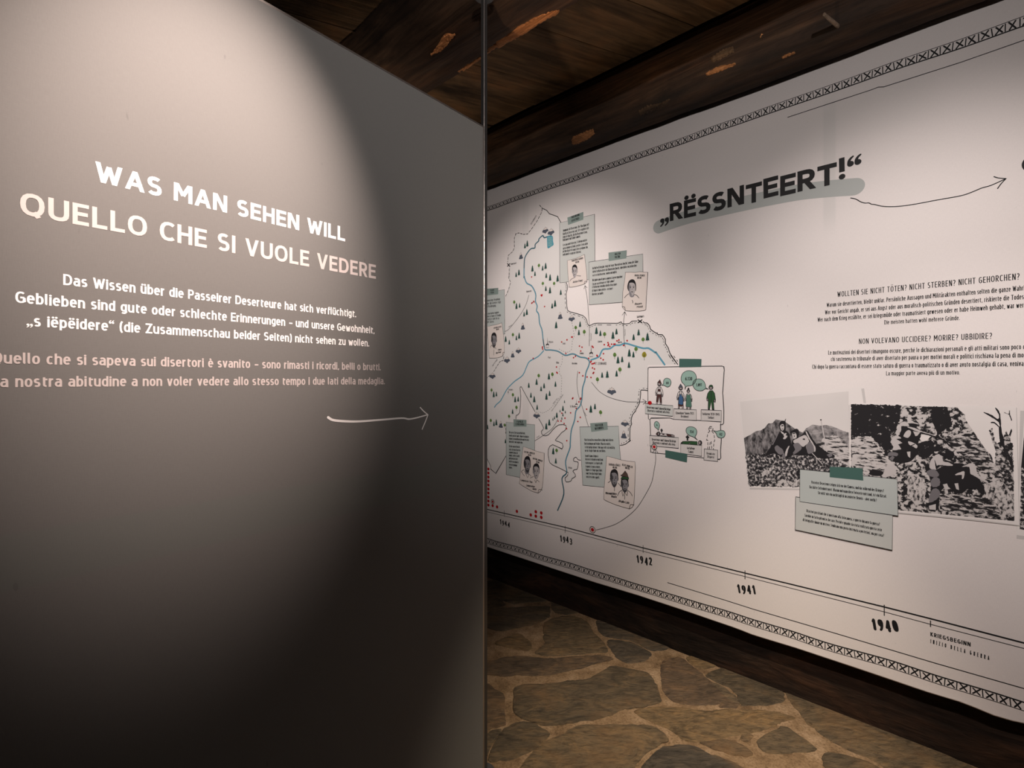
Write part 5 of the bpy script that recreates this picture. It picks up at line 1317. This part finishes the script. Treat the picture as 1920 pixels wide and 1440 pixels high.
# 1: two men resting on a mountain meadow
layered(banner, 'x', ZP1 - LZ, [(M_SHADOW, g4((95,112),(892,28),(906,130),(915,690),(158,678)))]).name = 'print_shadow'
ph1 = layered(banner, 'printed_photograph', ZP1, [(M_PAPER, g4((85,103),(872,18),(890,130),(900,680),(150,667)))])
layered(ph1, 'landscape_print', ZP1 + LZ * .5, [
    (H_SKY, k8((62,185),(1690,30),(1692,1200),(195,1450))),
    (H_MOUNT, k8((122,730),(200,690),(300,628),(370,618),(430,580),(490,508),(550,505),(600,450),(650,462),(720,475),(800,530),(880,590),(1000,650),(1050,700),(1050,1010),(150,1010))),
    (H_HILL, k8((1000,640),(1060,580),(1150,530),(1200,535),(1260,545),(1350,535),(1420,548),(1500,575),(1600,620),(1692,650),(1695,1010),(1000,1010))),
    (H_SLOPE, k8((1180,870),(1330,720),(1480,690),(1600,740),(1695,900),(1700,1160),(1400,1090),(1230,1000))),
    (H_GRASS, k8((148,1000),(400,960),(800,990),(1200,985),(1500,1040),(1700,1150),(1705,1240),(1700,1480),(195,1450))),
    (H_GRASSL, k8((300,1300),(420,1220),(560,1150),(590,1160),(500,1260),(400,1310))),
    (H_GRASSL, k8((600,1440),(620,1380),(700,1350),(850,1390),(960,1340),(960,1460),(620,1460)))])
layered(ph1, 'resting_person', ZP1 + LZ * 2, [
    (M_PBLACK, k8((440,985),(520,860),(560,780),(640,660),(690,610),(760,625),(805,680),(825,800),(840,880),(860,980),(760,1030),(640,990),(560,960),(480,990))),
    (M_PBLACK, k8((648,520),(665,485),(710,470),(745,490),(748,560),(740,620),(700,640),(660,600))),
    (M_PLIGHT, k8((662,545),(700,520),(720,540),(722,590),(700,620),(675,600))), (M_PBLACK, k8((680,540),(712,535),(712,552),(682,555))), (M_PBLACK, k8((688,592),(706,588),(704,602),(690,602))),
    (M_PLIGHT, k8((670,625),(700,640),(725,665),(705,672),(680,650))),
    (M_PLIGHT, k8((710,680),(745,655),(760,665),(745,690),(775,700),(740,745),(705,740),(725,705))),
    (M_PGREY, k8((580,870),(620,838),(660,870),(700,900),(715,960),(660,980),(600,930))), (M_PLIGHT, k8((740,1000),(745,930),(780,860),(805,850),(780,910),(765,990))), (M_PGREY, k8((690,1000),(720,950),(750,1010),(720,1030))),
    (M_PBLACK, k8((728,480),(745,440),(752,442),(738,495))), (M_PGREY, k8((540,830),(640,640),(650,645),(556,835)))])
layered(ph1, 'resting_person', ZP1 + LZ * 3, [
    (M_PBLACK, k8((830,640),(850,615),(900,590),(940,610),(945,690),(925,740),(900,720),(895,660))),
    (M_PLIGHT, k8((842,660),(890,650),(910,690),(905,735),(870,745),(850,700))), (M_PBLACK, k8((868,690),(880,690),(884,712),(872,712))), (M_PBLACK, k8((850,655),(890,655),(888,668),(852,670))),
    (M_PBLACK, k8((840,780),(880,740),(980,690),(1040,620),(1090,640),(1190,800),(1370,940),(1450,970),(1480,1020),(1300,1040),(1080,990),(850,975))),
    (M_PLIGHT, k8((860,770),(930,730),(1000,695),(1050,690),(1100,780),(1040,840),(1000,860),(930,800),(880,810))), (M_PBLACK, k8((1000,740),(1030,735),(1040,760),(1005,755))),
    (M_PGREY, k8((860,830),(930,800),(985,860),(970,910),(880,970),(855,950),(890,900))), (M_PGREY, k8((1050,840),(1130,780),(1180,850),(1180,930),(1090,970),(1060,900))),
    (M_PLIGHT, k8((1045,640),(1060,632),(1110,730),(1190,860),(1190,930),(1175,930),(1165,850),(1090,740))),
    (M_PGREY, k8((1360,980),(1440,950),(1445,1000),(1400,1020))), (M_PLIGHT, k8((1140,960),(1150,955),(1310,1125),(1300,1130)))])
layered(ph1, 'walking_stick', ZP1 + LZ * 4, [(M_PLIGHT, k8((1268,450),(1282,450),(1372,935),(1356,938))), (M_PBLACK, k8((1262,448),(1284,448),(1284,466),(1266,466)))])
# 2: two men with rifles among rocks
layered(banner, 'x', ZP2 - LZ, [(M_SHADOW, g4((795,135),(1874,152),(1894,912),(1600,878),(800,800)))]).name = 'print_shadow'
ph2 = layered(banner, 'printed_photograph', ZP2, [(M_PAPER, g4((799,121),(1868,148),(1888,906),(1600,868),(800,794)))])
V = v5
layered(ph2, 'landscape_print', ZP2 + LZ * .5, [
    (H_ROCK, g4((808,130),(1842,160),(1858,880),(808,782))),
    (H_DARK, j9((55,80),(500,85),(950,95),(940,330),(900,430),(880,560),(780,600),(740,960),(690,1000),(620,850),(520,760),(330,640),(180,650),(60,700))),
    (H_DARK, j9((1500,120),(1780,125),(1840,300),(1880,480),(1760,520),(1620,640),(1560,500),(1500,300))),
    (H_DARK, j9((1240,780),(1500,720),(1800,900),(1560,920),(1420,1060),(1280,960))),
    (H_ROCKD, V((300,420),(520,330),(640,400),(720,520),(830,690),(900,760),(720,800),(560,640),(420,560))),
    (M_PAPER, V((425,70),(700,82),(1025,95),(1040,600),(900,720),(830,690),(800,600),(720,510),(640,390),(520,210),(515,160),(455,110))),
    (H_BUSH, V((770,330),(810,300),(830,420),(860,470),(900,440),(960,430),(1030,470),(1042,1000),(980,960),(870,720),(835,690),(850,560),(820,470))),
    (H_GRASSL, V((720,900),(900,860),(1040,1040),(1046,1260),(900,1270),(780,1100),(700,1040))),
    (H_ROCKD, V((230,1020),(420,1000),(560,1040),(760,1060),(880,1180),(900,1280),(700,1250),(480,1225),(240,1190))),
    (H_ROCKH, j9((60,720),(240,640),(420,650),(560,860),(640,990),(700,1060),(860,1140),(880,1300),(620,1400),(280,1340),(270,1210),(80,1180),(60,900))),
    (M_PLIGHT, j9((640,1310),(700,1180),(800,1150),(850,1180),(860,1290),(760,1370),(620,1390))),
    (M_PBLACK, j9((380,1320),(440,1240),(560,1270),(640,1290),(590,1370),(420,1350))),
    (H_GRASSL, V((-100,820),(20,820),(80,860),(110,960),(60,1100),(-20,1140),(-110,1000)))])
layered(ph2, 'tree_print', ZP2 + LZ * 1.6, [(M_PBLACK, V((880,290),(905,290),(915,360),(950,440),(960,400),(985,380),(1000,340),(1015,310),(1022,340),(1000,400),(995,480),(1000,540),(1025,640),(1030,720),(1000,700),(960,560),(900,480),(885,400))),
    (M_PBLACK, V((890,300),(878,240),(790,180),(720,140),(722,130),(800,160),(870,205),(880,160),(840,90),(850,85),(895,150),(902,300))), (H_BUSH, V((930,380),(960,330),(1000,400),(1020,520),(1010,620),(960,540))), (M_PBLACK, V((800,250),(790,240),(830,236),(880,280),(878,292),(830,252))), (M_PBLACK, V((1010,220),(990,160),(940,140),(942,132),(985,150),(990,115),(998,115),(1000,160),(1022,215)))])
layered(ph2, 'crouching_person', ZP2 + LZ * 2, [
    (M_PBLACK, j9((930,620),(960,460),(1100,420),(1300,540),(1320,600),(1260,780),(1290,900),(1180,1060),(1080,1120),(900,1130),(810,1080),(800,900),(780,760))),
    (M_PLIGHT, j9((860,560),(930,470),(930,420),(1010,385),(1080,420),(1100,470),(1040,470),(960,470),(960,540),(920,600))),
    (M_PLIGHT, j9((1000,640),(1040,570),(1090,540),(1130,560),(1130,620),(1080,680),(1010,660))), (M_PBLACK, j9((1090,430),(1140,418),(1220,430),(1265,465),(1200,480),(1110,455))),
    (M_PLIGHT, j9((1100,415),(1150,395),(1240,410),(1275,440),(1220,428),(1140,415))),
    (M_PLIGHT, j9((770,760),(830,650),(900,640),(960,690),(870,700),(980,770),(900,800),(960,880),(800,900),(820,840))), (M_PGREY, j9((720,960),(790,930),(900,960),(880,1010),(800,1000),(730,1010))), (M_PGREY, j9((740,1050),(800,1000),(840,1030),(800,1090))),
    (M_PLIGHT, j9((1085,740),(1180,770),(1250,820),(1230,870),(1160,830),(1100,800))), (M_PBLACK, j9((1130,815),(1200,785),(1212,795),(1140,830))),
    (M_PLIGHT, j9((1060,930),(1125,925),(1120,1040),(1080,1010))), (M_PLIGHT, j9((1170,560),(1300,580),(1250,640),(1215,650))),
    (M_PAPER, j9((1290,700),(1330,620),(1420,610),(1490,650),(1420,730),(1340,750))), (M_PLIGHT, j9((1080,480),(1200,500),(1330,560),(1560,630),(1550,650),(1300,585),(1090,500))), (M_PBLACK, j9((1320,520),(1460,530),(1460,545),(1320,535))),
    (M_PBLACK, j9((1320,575),(1560,645),(1720,700),(1860,840),(1850,850),(1700,720),(1540,662),(1310,600)))])
layered(ph2, 'crouching_person', ZP2 + LZ * 4, [
    (M_PBLACK, V((80,720),(130,700),(200,750),(300,700),(420,680),(560,720),(720,930),(710,1030),(640,960),(540,960),(480,1010),(400,1000),(330,930),(240,1000),(230,1180),(120,1190),(130,1090),(150,880),(100,780))),
    (M_PLIGHT, V((130,700),(150,640),(200,590),(260,590),(280,660),(330,670),(380,690),(375,710),(300,705),(230,700),(200,720),(205,750),(140,740))), (M_PBLACK, V((185,640),(205,690),(215,740),(200,740),(192,690))),
    (M_PBLACK, V((215,560),(300,570),(300,545),(390,555),(392,620),(340,640),(260,600))), (M_PBLACK, V((280,640),(390,680),(520,770),(650,850),(645,865),(500,775),(380,695))),
    (M_PLIGHT, V((480,720),(560,690),(620,690),(640,760),(660,810),(760,880),(740,890),(600,810),(570,790),(560,720))), (M_PLIGHT, V((410,800),(480,770),(510,775),(500,840),(480,850),(480,805),(420,812))),
    (M_PGREY, V((100,770),(180,745),(235,800),(210,830),(130,820))), (M_PGREY, V((140,890),(180,830),(240,850),(240,920),(170,940))), (M_PGREY, V((120,1090),(150,980),(200,950),(245,990),(230,1050),(160,1100))),
    (M_PLIGHT, V((275,910),(320,900),(345,960),(300,970))), (M_PLIGHT, V((400,900),(440,895),(450,970),(420,960))), (M_PLIGHT, V((125,1140),(200,1120),(200,1185),(130,1180)))])
# 3: edge of a further photograph
layered(banner, 'x', ZP1 - LZ, [(M_SHADOW, [(1913, 770), (2010, 775), (2010, 1022), (1906, 1010)])]).name = 'print_shadow'
ph3 = layered(banner, 'printed_photograph', ZP1, [(M_PAPER, [(1921, 770), (2010, 772), (2010, 1018), (1906, 1003)])])
layered(ph3, 'landscape_print', ZP1 + LZ, [(H_DARK, [(1922, 795), (2004, 798), (2004, 905), (1914.5, 876)]), (H_BUSH, [(1914.5, 876), (2004, 905), (2004, 1008), (1912, 992)])])

# captions taped over the photographs
x8 = crop(1480, 860, 8); ZA, ZB = LZ * 16, LZ * 14
cb = quad(banner, 'caption_card', x8((98,570),(1552,775),(1543,1368),(92,1062)), ZB, M_CARD2, EDGE, .0018)
rows(cb, 'card_lettering', x8, [('Disertori passiriani che si mostrano alla fotocamera, e questo durante la guerra?', (260,797), (1357,1003)), ('Sarebbe un fatto più unico che raro. Perché e quando sia stata realizzata questa serie', (232,864), (1388,1088)), ('di fotografie rimane un mistero. Sembrano una prova inscenata a posteriori, ma per cosa?', (205,930), (1420,1172))], 5.4, ZB + LZ, .118, .05)
cd = quad(banner, 'caption_card', x8((162,155),(1620,305),(1632,855),(162,640)), ZA, M_CARD, EDGE, .0018)
quad(cd, 'tape', x8((610,118),(800,125),(1040,135),(1100,145),(1112,325),(608,275)), ZA + LZ, M_TAPE)
rows(cd, 'card_lettering', x8, [('Passeirer Deserteure zeigen sich vor der Kamera, und das während des Krieges?', (335,370), (1420,502)), ('Das hätte Seltenheitswert. Warum und wann diese Fotoserie entstand, ist ein Rätsel.', (305,440), (1463,585)), ('Sie wirkt wie ein nachträglich inszenierter Beweis – aber wofür?', (432,527), (1312,643))], 5.4, ZA + LZ, .118, .05)

# what the parts of the banner show
for o_, l_ in ((ph1, 'black-and-white photograph of two men resting on a mountain meadow'), (ph2, 'black-and-white photograph of two men with rifles among rocks'), (ph3, 'edge of a further dark photograph at the right'),
               (cd, 'grey-green caption card with a dark green tape strip'), (cb, 'lighter caption card below the taped one'), (stat, 'drawn statistics with little people and speech bubbles'),
               (s1, 'paper sheet with the head of a dark-haired man'), (s2, 'paper sheet with the head of a dark-haired woman'), (s3, 'paper sheet with a man, half behind the panel'), (s4, 'paper sheet with the heads of two women'), (s5, 'paper sheet with two heads, one in a pointed hat'),
               (n1, 'topmost paper note of the map'), (n2, 'wide paper note with the woman on its sheet'), (n3, 'paper note half hidden by the panel'), (n4, 'paper note at the lower left of the map'), (n5, 'paper note at the lower middle of the map'),
               (mapo, 'illustrated map of a valley with rivers, trees and mountains'), (timeline, 'double ruled timeline with year numbers and red dots'), (title, 'grey-green highlighter stroke under the title'), (pg, 'pale wooden peg')):
    tag(o_, l_)
